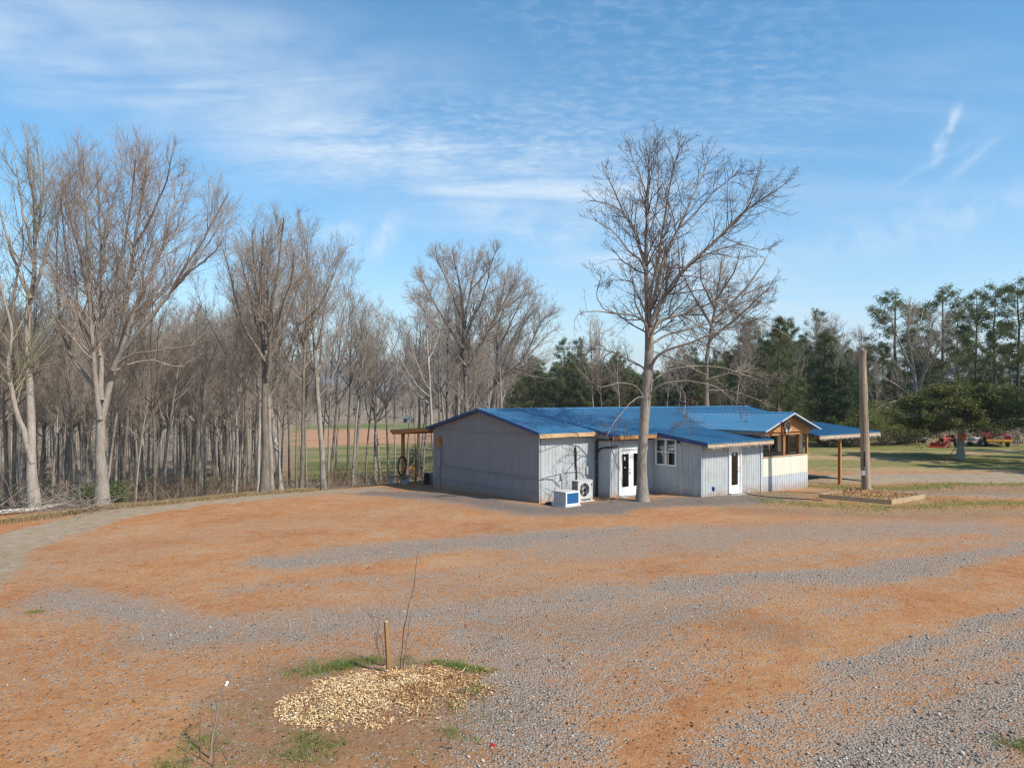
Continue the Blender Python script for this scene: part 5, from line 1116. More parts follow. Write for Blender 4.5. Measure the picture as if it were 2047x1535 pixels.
def local(s, w, z=0.0): p = hw(s, w); return (p.x, p.y, z)
def icicles(name, label, s0, s1, w, z, seed):
    rng = random.Random(seed); t = MB(); n = int((s1 - s0) / .055)
    t.tube([(s0 + (s1 - s0) * i / 30, w, z + .012 * math.sin(i * 2.3)) for i in range(31)], .012, 4)
    for i in range(n):
        x = s0 + (s1 - s0) * (i + rng.random()) / n; L = rng.choice((.05, .08, .08, .12, .17, .10)) ; t.tube([(x, w, z), (x + rng.uniform(-.03, .03), w - .012 + rng.uniform(-.01, .01), z - L)], [.014, .006], 4)
        if rng.random() < .5: t.box((x, w - .01, z + rng.uniform(-.01, .08)), (.03, .025, .03), rz=rng.random())
    o = t.build(name, M['icicle']); o.location = HO; o.rotation_euler = (0, 0, HA); tag(o, label, 'light string', 'icicle light strings along the eaves')
icicles('light_string', 'frosty icicle light string hanging along the eave above the single white door', 6.15, 11.2, -3.985, zx(-3.95) - .15, 1)
icicles('light_string', 'frosty icicle light string hanging along the carport eave', 15.4, 22.0, -4.085, 2.33, 2)

def wreath():
    o = thing('wreath', 'round twig wreath hanging on the porch gable', 'wreath', local(12.85, W2 - .22, 3.0), HA); rng = random.Random(4); m_ = MB()
    for k in range(70):
        a0 = rng.uniform(0, 6.28); pts = []
        for j in range(9):
            a = a0 + j * .28; r = .25 + rng.uniform(-.075, .075); pts.append((r * math.cos(a), rng.uniform(-.05, .05), r * 1.12 * math.sin(a)))
        m_.tube(pts, .012, 4)
    m_.build('twig_ring', BARK_D, o); m_ = MB()
    for k in range(12): a = rng.uniform(3.6, 5.8); r = .25 + rng.uniform(-.06, .06); m_.box((r * math.cos(a), -.07 + rng.uniform(-.03, .02), r * 1.1 * math.sin(a)), (.07, .03, .05), rz=rng.random(), rot=Matrix.Rotation(rng.uniform(0, 3), 3, 'Y'))
    m_.build('decoration', M['blind'], o)
wreath()

# ------------------------------------------------------------------ machines beside the wall
def window_ac():
    p = hw(-.02, -1.30); o = thing('air_conditioner', 'boxy air conditioner with blue front standing at the building corner', 'air conditioner', (p.x, p.y, gz1(p.x, p.y)), HA)
    m_ = MB(); m_.box((.38, .04, .03), (.86, .85, .07), ch=.006); m_.build('base', M['acwhite'], o)
    m_ = MB(); m_.box((.38, .05, .33), (.76, .70, .53), ch=.012); m_.build('casing', M['acgrey'], o)
    m_ = MB(); m_.box((.38, .05, .60), (.78, .72, .02), ch=.005); m_.build('lid', M['acwhite'], o)
    m_ = MB(); y = -.315
    for c, d in (((.035, y, .33), (.06, .05, .54)), ((.735, y, .33), (.06, .05, .54)), ((.385, y, .575), (.64, .05, .05)), ((.385, y, .095), (.64, .05, .06))): m_.box(c, d)
    m_.build('front_frame', M['trim'], o); m_ = MB(); m_.box((.385, -.30, .335), (.64, .03, .43)); m_.build('front_panel', M['acblue'], o)
window_ac()
def heat_pump():
    p = hw(1.30, -.98); o = thing('heat_pump', 'white outdoor heat pump with a round fan grille against the sunny wall', 'heat pump', (p.x, p.y, gz1(p.x, p.y)), HA)
    m_ = MB(); m_.box((.45, .2, .02), (1.0, .5, .05), ch=.01); m_.build('base', M['acwhite'], o)
    for x in (.15, .78): m_ = MB(); m_.box((x, .2, .075), (.08, .42, .06)); m_.build('foot', M['acwhite'], o)
    cx_, cz, r = .40, .50, .285; m_ = MB()
    m_.box((.45, .365, .50), (.9, .03, .78)); m_.box((.885, .20, .50), (.03, .36, .78)); m_.box((.45, .20, .885), (.92, .37, .025), ch=.006); m_.box((.45, .20, .112), (.9, .36, .02))
    # front sheet with a round hole
    n = 32; V, Fc = [], []; hx, hz_ = .43, .39
    for k in range(n):
        a = 2 * math.pi * (k + .5) / n; c, s_ = math.cos(a), math.sin(a); V += [(cx_ + r * c, .02, cz + r * s_), (cx_ + r * c, .06, cz + r * s_)]
        q = max(abs(c) / .39, abs(s_) / hz_); V += [(cx_ + c / q, .02, cz + s_ / q)]
    for k in range(n): i, j = 3 * k, 3 * ((k + 1) % n); Fc += [(i, j, j + 2, i + 2), (i + 1, j + 1, j, i)]
    m_.add(V, Fc); m_.box((.845, .035, .50), (.11, .03, .78)); m_.build('casing', M['acwhite'], o)
    m_ = MB(); m_.box((.012, .2, .5), (.01, .33, .74))
    m_.build('coil', M['dark'], o); m_ = MB()
    for k in range(15): m_.box((-.004, .2, .16 + k * .05), (.012, .33, .012))
    for y in (.05, .2, .35): m_.box((-.006, y, .5), (.014, .016, .76))
    m_.build('side_grille', M['steel'], o)
    m_ = MB()
    for k in range(3):
        a = k * 2.094 + .4; c, s_ = math.cos(a), math.sin(a); c2, s2 = math.cos(a + .9), math.sin(a + .9)
        m_.prism([(cx_ + .05 * c, .14, cz + .05 * s_), (cx_ + .26 * c, .15, cz + .26 * s_), (cx_ + .26 * c2, .19, cz + .26 * s2), (cx_ + .06 * c2, .17, cz + .06 * s2)], (0, .012, 0))
    m_.lathe([(0, .10), (.05, .11), (.06, .2)], (cx_, 0, cz), 'Y', 12); m_.build('fan', M['conc'], o)
    m_ = MB(); m_.box((cx_, .30, cz), (.7, .02, .7)); m_.build('back_coil', M['dark'], o)
    m_ = MB()
    for q in (.09, .15, .21, .27): m_.tube([(cx_ + q * math.cos(a * .262), .012, cz + q * math.sin(a * .262)) for a in range(24)], .004, 4, closed=True)
    for k in range(6): a = k * math.pi / 3; m_.tube([(cx_ + .05 * math.cos(a), .01, cz + .05 * math.sin(a)), (cx_ + .285 * math.cos(a), .014, cz + .285 * math.sin(a))], .005, 4)
    m_.build('fan_guard', M['steel'], o); m_ = MB(); m_.box((.82, .014, .70), (.06, .01, .09)); m_.box((.82, .014, .56), (.05, .01, .03)); m_.build('badge', M['black'], o)
heat_pump()
def junk():
    p = hw(.10, -.62); rng = random.Random(8); o = thing('hose_coil', 'dark coil of hose lying between the corner and the boxy air conditioner', 'hose', (p.x, p.y, gz1(p.x, p.y)), HA); m_ = MB()
    m_.tube([((.28 - .006 * k % .08) * math.cos(k * .5) , (.22 + .02 * math.sin(k)) * math.sin(k * .5), .03 + .012 * (k // 12)) for k in range(50)], .022, 6); m_.build('hose', M['black'], o); m_ = MB(); m_.lathe([(0, .02), (.07, .02), (.08, .12), (.05, .16), (0, .17)], (-.1, -.25, 0), 'Z', 12); m_.build('nozzle', M['steel'], o)
    p = hw(2.75, -1.0); m_ = MB()
    for k in range(90): m_.box((rng.gauss(0, .22), rng.gauss(0, .14), .015 + rng.random() * .05), (.09, .045, .006), rot=Matrix.Rotation(rng.uniform(0, 3), 3, 'Z') @ Matrix.Rotation(rng.uniform(-.6, .6), 3, 'X'))
    o = m_.build('dry_leaves', [DEAD_L]); o.location = (p.x, p.y, gz1(p.x, p.y)); tag(o, 'small heap of dry brown leaves beside the heat pump', None, None, 'stuff')
junk()

# ------------------------------------------------------------------ things round the rear porch
def rear_things():
    p = gp(800, 968); z = gz1(*p); a = HA
    o = thing('bench', 'low plank bench on blocks under the rear porch roof', 'bench', (p[0] - .1, p[1] - .1, z), a - .25)
    m_ = MB(); m_.box((.05, 0, .42), (1.25, .36, .07), ch=.01); m_.build('seat', M['old'], o)
    for x in (-.40, .5): m_ = MB(); m_.box((x, 0, .19), (.16, .3, .38), ch=.01); m_.build('leg', M['conc'], o)
    m_ = MB(); m_.box((0, 0, .14), (.36, .26, .28), ch=.012); q = gp(811, 967); b = m_.build('concrete_block', M['conc']); b.location = (q[0], q[1] - .35, gz1(*q)); b.rotation_euler = (0, 0, .4); tag(b, 'pale concrete block in front of the low bench', 'block')
    # big iron hoop leaning against the post
    o = thing('iron_hoop', 'large rusty iron hoop standing on the bench against the porch post', 'hoop', (p[0] + .12, p[1] - .12, z + .455), 1.28)
    m_ = MB(); m_.tube([(.5 * math.cos(t * .196), .0, .53 + .5 * math.sin(t * .196)) for t in range(32)], .045, 8, closed=True); m_.build('rim', M['iron'], o)
    q = gp(859, 968); o = thing('bin', 'pale blue plastic bin beside the rear corner of the grey gable wall', 'bin', (q[0] - .02, q[1] + .7, gz1(q[0], q[1] + .7)), .5)
    m_ = MB(); m_.add([(-.2, -.2, 0), (.2, -.2, 0), (.2, .2, 0), (-.2, .2, 0), (-.26, -.26, .5), (.26, -.26, .5), (.26, .26, .5), (-.26, .26, .5)], [(3, 2, 1, 0), (0, 1, 5, 4), (1, 2, 6, 5), (2, 3, 7, 6), (3, 0, 4, 7), (4, 5, 6, 7)]); m_.build('body', M['teal'], o)
    m_ = MB(); m_.box((0, 0, .52), (.56, .56, .05), ch=.015); m_.build('lid', M['teal'], o); q = gp(850, 970); m_ = MB(); m_.box((0, 0, .3), (.22, .3, .6), ch=.02); b = m_.build('crate', M['black']); b.location = (q[0], q[1] + .6, gz1(q[0], q[1] + .6)); b.rotation_euler = (0, 0, .4); tag(b, 'narrow black crate standing left of the pale blue bin', 'crate')
rear_things()

def wheel(parent, c, r, w, rim, axis_rz=0.0, name='wheel'):
    m_ = MB(); m_.lathe([(r * .62, -w / 2), (r * .92, -w / 2), (r, -w * .36), (r, w * .36), (r * .92, w / 2), (r * .62, w / 2)], (0, 0, 0), 'X', 22); t = m_.build(name, M['tyre'], parent); t.location = c; t.rotation_euler = (0, 0, axis_rz)
    m_ = MB(); m_.lathe([(0, -w * .32), (r * .3, -w * .36), (r * .45, -w * .24), (r * .62, -w * .42), (r * .62, w * .42), (r * .45, w * .24), (r * .3, w * .36), (0, w * .32)], (0, 0, 0), 'X', 18); m_.build('rim', rim, t); return t
def pickup():
    # local: y forward is -y (nose at -y), x across
    Y = 67.0; x = (1985 - CX) / F * Y; o = thing('pickup_truck', 'maroon pickup with chrome grille and yellow lower front, parked nose-out behind the spreading cedar', 'pickup', (x, Y, gz1(x, Y)), -.42)
    hwid = .96; m_ = MB()
    # body side profile extruded across
    side = [(-2.55, .62), (-2.58, .98), (-2.45, 1.10), (-1.0, 1.20), (-.95, 1.22), (.75, 1.22), (.80, 1.28), (2.85, 1.28), (2.88, .62), (2.3, .55), (2.25, .75), (2.0, .92), (1.65, .92), (1.4, .75), (1.35, .50), (-1.15, .50), (-1.2, .75), (-1.45, .92), (-1.8, .92), (-2.05, .75), (-2.1, .58)]
    n = len(side); V = []
    for xs, k in ((-hwid, 0), (hwid, 1)):
        for (yy, zz) in side: V.append((xs * (1 - .05 * max(0, (-yy - 1.2))), yy, zz))
    m_.add(V, [tuple(range(n)), tuple(range(2 * n - 1, n - 1, -1))] + [(i, n + i, n + (i + 1) % n, (i + 1) % n) for i in range(n)])
    m_.add([(-.55, -2.5, 1.10), (.55, -2.5, 1.10), (.62, -1.0, 1.23), (-.62, -1.0, 1.23), (-.45, -2.3, 1.17), (.45, -2.3, 1.17), (.5, -1.05, 1.29), (-.5, -1.05, 1.29)], [(4, 5, 6, 7), (0, 1, 5, 4), (1, 2, 6, 5), (3, 0, 4, 7)]); m_.build('body', M['paint_red'], o)
    m_ = MB(); m_.add([(-.88, -1.0, 1.22), (.88, -1.0, 1.22), (.9, .75, 1.22), (-.9, .75, 1.22), (-.68, -.25, 1.86), (.68, -.25, 1.86), (.72, .6, 1.86), (-.72, .6, 1.86)], [(4, 5, 6, 7), (0, 1, 5, 4), (1, 2, 6, 5), (2, 3, 7, 6), (3, 0, 4, 7)]); c = m_.build('cab', M['paint_red'], o)
    m_ = MB()
    m_.add([(-.76, -.96, 1.27), (.76, -.96, 1.27), (.62, -.30, 1.80), (-.62, -.30, 1.80)], [(0, 1, 2, 3)]); m_.v = [(v[0], v[1] - .02, v[2] + .012) for v in m_.v]; m_.prism([(.885, -.8, 1.27), (.885, .6, 1.27), (.745, .5, 1.78), (.745, -.25, 1.78)], (.006, 0, .002)); m_.prism([(-.885, -.8, 1.27), (-.885, .6, 1.27), (-.745, .5, 1.78), (-.745, -.25, 1.78)], (-.006, 0, .002)); m_.build('windscreen', M['glass'], c)
    m_ = MB()
    for k in (-1, 1):
        m_.box((k * .23, -2.575, .93), (.36, .04, .09), ch=.01); m_.box((k * .23, -2.575, .80), (.36, .04, .09), ch=.01)
    m_.box((0, -2.58, .865), (.07, .05, .30), ch=.01); m_.box((0, -2.565, 1.0), (.98, .05, .05), ch=.01); m_.build('grille', M['chrome'], o)
    m_ = MB(); m_.box((0, -2.55, .865), (.9, .04, .26)); m_.build('grille_back', M['black'], o)
    for k in (-1, 1): m_ = MB(); m_.box((k * .68, -2.52, .87), (.34, .08, .20), ch=.03); m_.build('headlight', M['lamp'], o)
    m_ = MB(); m_.box((0, -2.58, .56), (1.9, .2, .24), ch=.04); m_.box((0, -2.66, .56), (.5, .03, .13)); m_.build('bumper', M['paint_yel'], o)
    for k in (-1, 1): m_ = MB(); m_.box((k * .35, -2.69, .66), (.12, .02, .07), ch=.01); m_.build('fog_light', M['lamp'], o)
    for k in (-1, 1):
        wheel(o, (k * .84, -1.62, .37), .37, .24, M['chrome']); wheel(o, (k * .84, 1.83, .37), .37, .24, M['chrome']); m_ = MB(); m_.box((k * 1.06, -.72, 1.33), (.18, .1, .2), ch=.03); m_.build('mirror', M['chrome'], o)
    m_ = MB(); m_.cyl((0, .2, 1.86), (0, .2, 1.98), .09, 10); m_.build('beacon', M['paint_yel'], o)
pickup()
def tractor(px, Y, rz, name, label, body, s, cat='tractor'):
    x = (px - CX) / F * Y; o = thing(name, label, cat, (x, Y, gz1(x, Y)), rz); o.scale = (s, s, s)
    m_ = MB(); m_.box((0, -.75, .82), (.5, 1.15, .42), ch=.06); m_.box((0, .45, .70), (.5, .9, .28), ch=.04); m_.build('hood', body, o)
    m_ = MB(); m_.box((0, -1.34, .82), (.42, .03, .34), ch=.01); m_.build('grille', M['black'], o); m_ = MB(); m_.box((0, .55, .92), (.45, .42, .10), ch=.03); m_.box((0, .78, 1.12), (.42, .08, .36), ch=.03); m_.build('seat', M['black'], o)
    m_ = MB(); m_.tube([(0, -.05, .95), (0, .12, 1.18)], .02, 6); m_.tube([(.17 * math.cos(k * .52), .12 + .07 * math.sin(k * .52), 1.19 + .16 * math.sin(k * .52)) for k in range(12)], .015, 5, closed=True); m_.build('steering_wheel', M['black'], o)
    m_ = MB(); m_.tube([(-.45, .95, .75), (-.45, .95, 1.95), (-.3, .95, 2.05), (.3, .95, 2.05), (.45, .95, 1.95), (.45, .95, .75)], .035, 6); m_.build('roll_bar', M['black'], o)
    for k in (-1, 1):
        wheel(o, (k * .62, .55, .55), .55, .3, body); wheel(o, (k * .52, -1.05, .34), .34, .2, body); m_ = MB(); m_.tube([(k * .62, .55 + .64 * math.cos(a), .55 + .64 * math.sin(a)) for a in (.4, .9, 1.4, 1.9, 2.4)], .14, 6, flat=.25); m_.build('fender', body, o)
        m_ = MB(); m_.tube([(k * .38, -.1, 1.0), (k * .42, -1.2, .95), (k * .42, -1.75, .45)], .05, 6); m_.build('loader_arm', body, o)
    m_ = MB(); w_ = .85; m_.prism([(-w_, -1.75, .55), (-w_, -1.78, .10), (-w_, -2.35, .06), (-w_, -2.30, .12), (-w_, -1.86, .18), (-w_, -1.82, .55)], (2 * w_, 0, 0)); m_.prism([(-w_, -1.75, .55), (-w_, -1.78, .10), (-w_, -2.35, .06)], (.03, 0, 0)); m_.prism([(w_ - .03, -1.75, .55), (w_ - .03, -1.78, .10), (w_ - .03, -2.35, .06)], (.03, 0, 0)); m_.build('bucket', body, o)
    return o
tractor(1896, 65, -1.05, 'tractor', 'red-orange loader tractor half hidden behind the trunk of the spreading cedar', M['paint_or'], .85)
tractor(826, 61, -.5, 'tractor', 'small yellow and orange tractor beyond the road, seen left of the rear porch post', M['paint_old'], .66)
def mower():
    Y = 66; x = (1947 - CX) / F * Y; o = thing('trailer', 'small dark flat trailer between the spreading cedar trunk and the pickup', 'trailer', (x, Y, gz1(x, Y)), .3)
    m_ = MB(); m_.box((0, 0, .45), (1.7, 1.0, .10)); m_.tube([(-.85, 0, .45), (-1.7, 0, .40)], .04, 6); m_.build('bed', M['old'], o); m_ = MB()
    for c in ((0, -.48, .65), (0, .48, .65)): m_.box(c, (1.7, .04, .06))
    for xx in (-.83, 0, .83):
        for yy in (-.48, .48): m_.box((xx, yy, .57), (.05, .035, .18))
    m_.build('side_rail', M['iron'], o)
    for k in (-1, 1): wheel(o, (.3, k * .58, .30), .30, .16, M['acgrey'], R(90))
    m_ = MB(); m_.box((.1, 0, .66), (.7, .6, .3), ch=.05); b = m_.build('toolbox', M['acgrey']); b.location = (x, Y, gz1(x, Y) + .0); b.rotation_euler = (0, 0, .3); tag(b, 'grey box lying on the small dark trailer', 'box')
mower()
def sheets():
    rng = random.Random(3); Y = 71; x = (1822 - CX) / F * Y; z = gz1(x, Y)
    labs = ['lowest pale roofing sheet of the pile left of the red tractor', 'second pale roofing sheet from the bottom of the pile left of the red tractor', 'middle blue-grey roofing sheet in the pile left of the red tractor', 'topmost pale roofing sheet of the pile left of the red tractor']
    m_ = MB()
    for k in (-1.2, 0, 1.2): m_.box((k, 0, .13), (.12, 1.3, .26), ch=.01)
    b = m_.build('timber_support', M['old']); b.location = (x, Y, z); b.rotation_euler = (0, 0, .25); tag(b, 'timber bearers under the pile of pale roofing sheets', 'timber')
    for k in range(4):
        m_ = MB(); n = 14
        for i in range(n): m_.box((0, -.62 + 1.24 * (i + .5) / n, .02 * (i % 2)), (3.4 - .15 * k, 1.24 / n * 1.1, .012))
        o = m_.build('roofing_sheet', M['tin'] if k != 2 else M['roof']); o.location = (x + rng.uniform(-.15, .15), Y + rng.uniform(-.1, .1), z + .275 + k * .06); o.rotation_euler = (rng.uniform(-.01, .01), 0, .25 + rng.uniform(-.1, .1)); tag(o, labs[k], 'metal sheet', 'roofing sheets piled on the lawn')
sheets()
def strap():
    Y = 52.3; x = (1924 - CX) / F * Y; z = gz1(x, Y); m_ = MB(); rng = random.Random(2)
    o = thing('rope', 'brown rope slanting from the spreading cedar trunk down to the lawn', 'rope', (x, Y, z)); m_.tube([(-.0, 0, 1.55), (-.5, -.05, .9), (-1.18, -.1, .03)], .022, 6); m_.build('line', M['rope'], o); m_ = MB(); m_.tube([(-1.18, -.1, .12), (-1.18, -.1, -.1)], .03, 6); m_.build('peg', M['steel'], o)
    m_ = MB(); m_.lathe([(0, -.28), (.10, -.24), (.16, -.08), (.13, .06), (.17, .16), (.09, .27), (0, .29)], (0, 0, 0), 'Z', 9); v = m_.v; m_.v = [(a + rng.uniform(-.03, .03), b + rng.uniform(-.03, .03), c) for a, b, c in v]
    b = m_.build('cloth_bundle', M['orange']); b.location = (x + .06, Y - .02, z + 1.62); tag(b, 'orange cloth bundle hung on the trunk of the spreading cedar', 'cloth')
strap()

# ------------------------------------------------------------------ pole, timber bed, hose, stakes
def bed():
    C = np.array((15.65, 29.9)); a1, a2 = R(36), R(140); d1 = np.array((math.cos(a1), math.sin(a1))); d2 = np.array((math.cos(a2), math.sin(a2))); L = 2.9; z = gz1(*C)
    o = thing('raised_bed', 'low square timber bed full of wood chips round the tall pole', 'garden bed', (C[0], C[1], z)); H = .20
    cor = [np.zeros(2), d1 * L, d1 * L + d2 * L, d2 * L]
    for i in range(4):
        p, q = cor[i], cor[(i + 1) % 4]; t = (q - p) / L; n = np.array((t[1], -t[0])); e = .02 if i % 2 else 0; m_ = MB()
        def at(u, s_): r = p + t * u + n * s_; return (r[0], r[1], -.1)
        m_.prism([at(e + .045 * (i % 2), 0), at(L - e - .045 * (i % 2), 0), at(L - e - .045 * (i % 2), -.05), at(e + .045 * (i % 2), -.05)], (0, 0, H + .1 - .004 * (i % 2))); m_.build('timber', M['bed'], o)
    rng = np.random.default_rng(6); n = 9000; u, v = rng.uniform(.02, .98, n), rng.uniform(.02, .98, n); P = (d1 * L) * u[:, None] + (d2 * L) * v[:, None]; cen = np.array((15.86, 32.6)) - C
    hh = .13 + .16 * np.exp(-((P - cen) ** 2).sum(1) / 1.0); pts = np.concatenate([P, hh[:, None]], 1); ch = needles(pts, rng, 1, .02, .085, .35, 0)
    k = 30; uu, vv = np.meshgrid(np.linspace(.0, 1, k), np.linspace(0, 1, k), indexing='ij'); Q = (d1 * L) * (.02 + .96 * uu.reshape(-1, 1)) + (d2 * L) * (.02 + .96 * vv.reshape(-1, 1)); zz = .11 + .16 * np.exp(-((Q - cen) ** 2).sum(1) / 1.0); i = (np.arange(k - 1)[:, None] * k + np.arange(k - 1)[None]).ravel()
    v_, f_ = join([(np.concatenate([Q, zz[:, None]], 1), np.stack([i, i + k, i + k + 1, i + 1], 1)), ch]); mm = np.zeros(len(f_), int); mm[(k - 1) ** 2:] = 1
    s_ = link('wood_chips', np_mesh('wood_chips', v_, f_, [M['cedar'], CHIP_D], False, mm), o); tag(s_, None, None, None, 'stuff')
bed()
def pole():
    Y = 32.6; x = (1731.5 - CX) / F * Y; z = gz1(x, Y); o = thing('utility_pole', 'tall weathered wooden pole standing in the timber bed of wood chips', 'pole', (x, Y, z)); tx = (1724 - CX) / F * Y - x; top = CAMH + (HY - 700) / F * Y - z
    m_ = MB(); K = 18; m_.tube([(tx * k / K + .01 * math.sin(k * 1.1), 0, top * k / K) for k in range(K + 1)], [.205 - .055 * k / K + .004 * math.sin(k * 2.2) for k in range(K + 1)], 18); m_.build('shaft', M['poleW'], o)
    m_ = MB(); m_.tube([(tx - .03, 0, top - .02), (tx - .03, 0, top + .06)], .10, 10); m_.build('cap', M['steel'], o)
    f = lambda py: (HY - py) / F * Y + CAMH - z
    m_ = MB(); m_.box((tx * .12 - .20, -.16, f(945)), (.16, .12, .20), ch=.01); m_.build('meter_box', M['steel'], o); m_ = MB(); m_.tube([(tx * .15 - .12, -.17, f(932)), (tx * .3 - .1, -.17, f(902))], .035, 6); m_.build('conduit', M['black'], o)
    m_ = MB()
    for py in (705, 770, 850): m_.tube([(tx * (978 - py) / 278 + .02, -.14, f(py)), (tx * (978 - py) / 278 + .02, -.19, f(py))], .018, 6)
    m_.build('bolt', M['steel'], o)
pole()
def hose():
    m_ = MB(); pts = []
    for q in [(1483, 984), (1500, 989), (1520, 992), (1545, 995), (1575, 996.5), (1600, 998), (1625, 999), (1645, 1001)]: p = gp(*q); pts.append((p[0], p[1], gz1(*p) + .02))
    o = m_.tube(pts, .022, 6).build('garden_hose', M['black']); tag(o, 'dark garden hose trailing from the single white door towards the timber bed', 'hose')
    m_ = MB(); pts = []
    for q in [(1616, 955), (1640, 956), (1670, 957), (1700, 959.5), (1722, 962)]: p = gp(*q); pts.append((p[0], p[1], gz1(*p) + .025))
    o = m_.tube(pts, .03, 6).build('garden_hose', M['black']); tag(o, 'dark hose lying straight across the gravel under the carport', 'hose')
    p = gp(1427, 1005); o = thing('garden_light', 'short stake with a blue head standing in the gravel before the single door', 'garden light', (p[0], p[1], gz1(*p))); m_ = MB(); m_.tube([(0, 0, -.05), (-.02, 0, .50)], .014, 6); m_.build('stem', M['steel'], o); m_ = MB(); m_.lathe([(0, .48), (.05, .49), (.06, .58), (.085, .60), (.06, .66), (0, .68)], (-.02, 0, 0), 'Z', 10); m_.build('head', M['blue'], o)
hose()
def stake():
    p = gp(778, 1341); x, y = p; z = gz1(x, y); o = thing('wooden_stake', 'square tan wooden stake standing at the edge of the mulch mound', 'stake', (x, y, z)); m_ = MB(); m_.box((-.025, 0, .35), (.062, .062, .86), rot=Matrix.Rotation(-.05, 3, 'Y') @ Matrix.Rotation(.6, 3, 'Z'), ch=.004); m_.build('shaft', M['stake'], o)
    m_ = MB(); m_.box((-.047, 0, .785), (.058, .058, .012), rot=Matrix.Rotation(-.05, 3, 'Y') @ Matrix.Rotation(.6, 3, 'Z')); m_.build('top', M['pine'], o)
stake()
def sapling(name, label, stems, seed, mt, twigs=True, per=9):
    """thin young stems traced at their own distance; twigs grow from them"""
    rng = np.random.default_rng(seed); P, Q = [], []; base = None
    for pix, r0, dy in stems:
        b = gp(*pix[0]); Y = b[1]; pts = [wp(q[0], q[1], Y + dy * i / len(pix)) for i, q in enumerate(pix)]; pts[0][2] = gz1(*b) - .02
        if base is None: base = np.array((b[0], b[1], gz1(*b)))
        q_, r_ = resample(np.array(pts) - base, np.linspace(r0, r0 * .3, len(pts)), 12); q_[1:-1] += rng.normal(size=(10, 3)) * .006; P.append(q_); Q.append(r_)
    P, Q = np.array(P), np.array(Q); o = thing(name, label, 'sapling', tuple(base)); [link('stem', np_mesh('stem', *tubes(P[i:i + 1], Q[i:i + 1], 5), mt, True), o) for i in range(len(P))]
    if twigs:
        P2, R2 = sprout(P, Q, rng, per, .3, (38, 12), .28, .06, .4, .55, .0022, 5, .08, .14); P3, R3 = sprout(P2, R2, rng, 9, .3, (40, 12), .5, .03, .14, .7, .0018, 3, .05, .14)
        if len(P2): link('twigs', np_mesh('twigs', *join([tubes(P2, R2, 3)] + ([tubes(P3, R3, 3)] if len(P3) else [])), mt, True), o)
    return o
sapling('sapling', 'tall thin bare sapling rising from the mulch mound right of the stake', [([(800, 1338), (803, 1300), (808, 1250), (820, 1200), (830, 1160), (835, 1100)], .011, .1), ([(806, 1336), (812, 1290), (818, 1240), (822, 1215)], .007, -.2)], 51, TWIG_O, per=4)
sapling('sapling', 'many-stemmed twiggy young shrub behind the stake', [([(768, 1330), (755, 1300), (748, 1270), (742, 1225)], .009, .2), ([(766, 1330), (752, 1285), (757, 1240), (766, 1200)], .005, -.2), ([(769, 1330), (764, 1280), (750, 1240), (724, 1212)], .005, .3), ([(770, 1328), (777, 1270), (780, 1230), (783, 1200)], .004, .1)], 52, TWIG_O, per=12)
sapling('sapling', 'pale grey young tree stem leaning right at the lower left with a white tag', [([(420, 1515), (424, 1480), (430, 1440), (440, 1400), (450, 1368), (458, 1345), (480, 1320), (505, 1300)], .013, .2), ([(455, 1350), (440, 1325), (425, 1318)], .006, -.1), ([(452, 1362), (470, 1335), (482, 1305), (490, 1285)], .006, .2)], 53, BARK, per=8)
sapling('sapling', 'dark thin straight whip standing left of the pale young stem', [([(400, 1515), (400, 1480), (400, 1450), (400, 1430)], .008, 0)], 54, TWIG_O, False)
sapling('sapling', 'short curved dark whip at the foot of the pale young stem', [([(426, 1530), (427, 1500), (430, 1478), (440, 1464)], .009, 0)], 55, TWIG_O, False)
sapling('sapling', 'slanting brown whip right of the pale young stem', [([(452, 1520), (468, 1490), (476, 1470), (486, 1455)], .006, 0)], 56, TWIG, False)
def tag_band():
    p = gp(420, 1515); c = wp(453, 1366, p[1] + .1); m_ = MB(); m_.box((0, 0, 0), (.035, .02, .06), ch=.004); o = m_.build('plant_tag', M['trim']); o.location = tuple(c); o.rotation_euler = (.1, .4, .3); tag(o, 'small white tag tied on the pale young stem', 'tag')
    p = gp(985, 1491); m_ = MB(); m_.add([(-.03, -.02, .0), (.02, -.03, .01), (.035, .01, .0), (0, .03, .035), (-.03, .02, .02), (0, 0, .05)], [(0, 1, 5), (1, 2, 5), (2, 3, 5), (3, 4, 5), (4, 0, 5), (4, 3, 2, 1, 0)]); o = m_.build('plastic_scrap', M['red']); o.location = (p[0], p[1], gz1(*p)); tag(o, 'tiny crumpled red plastic scrap on the clay at the bottom', 'scrap')
tag_band()

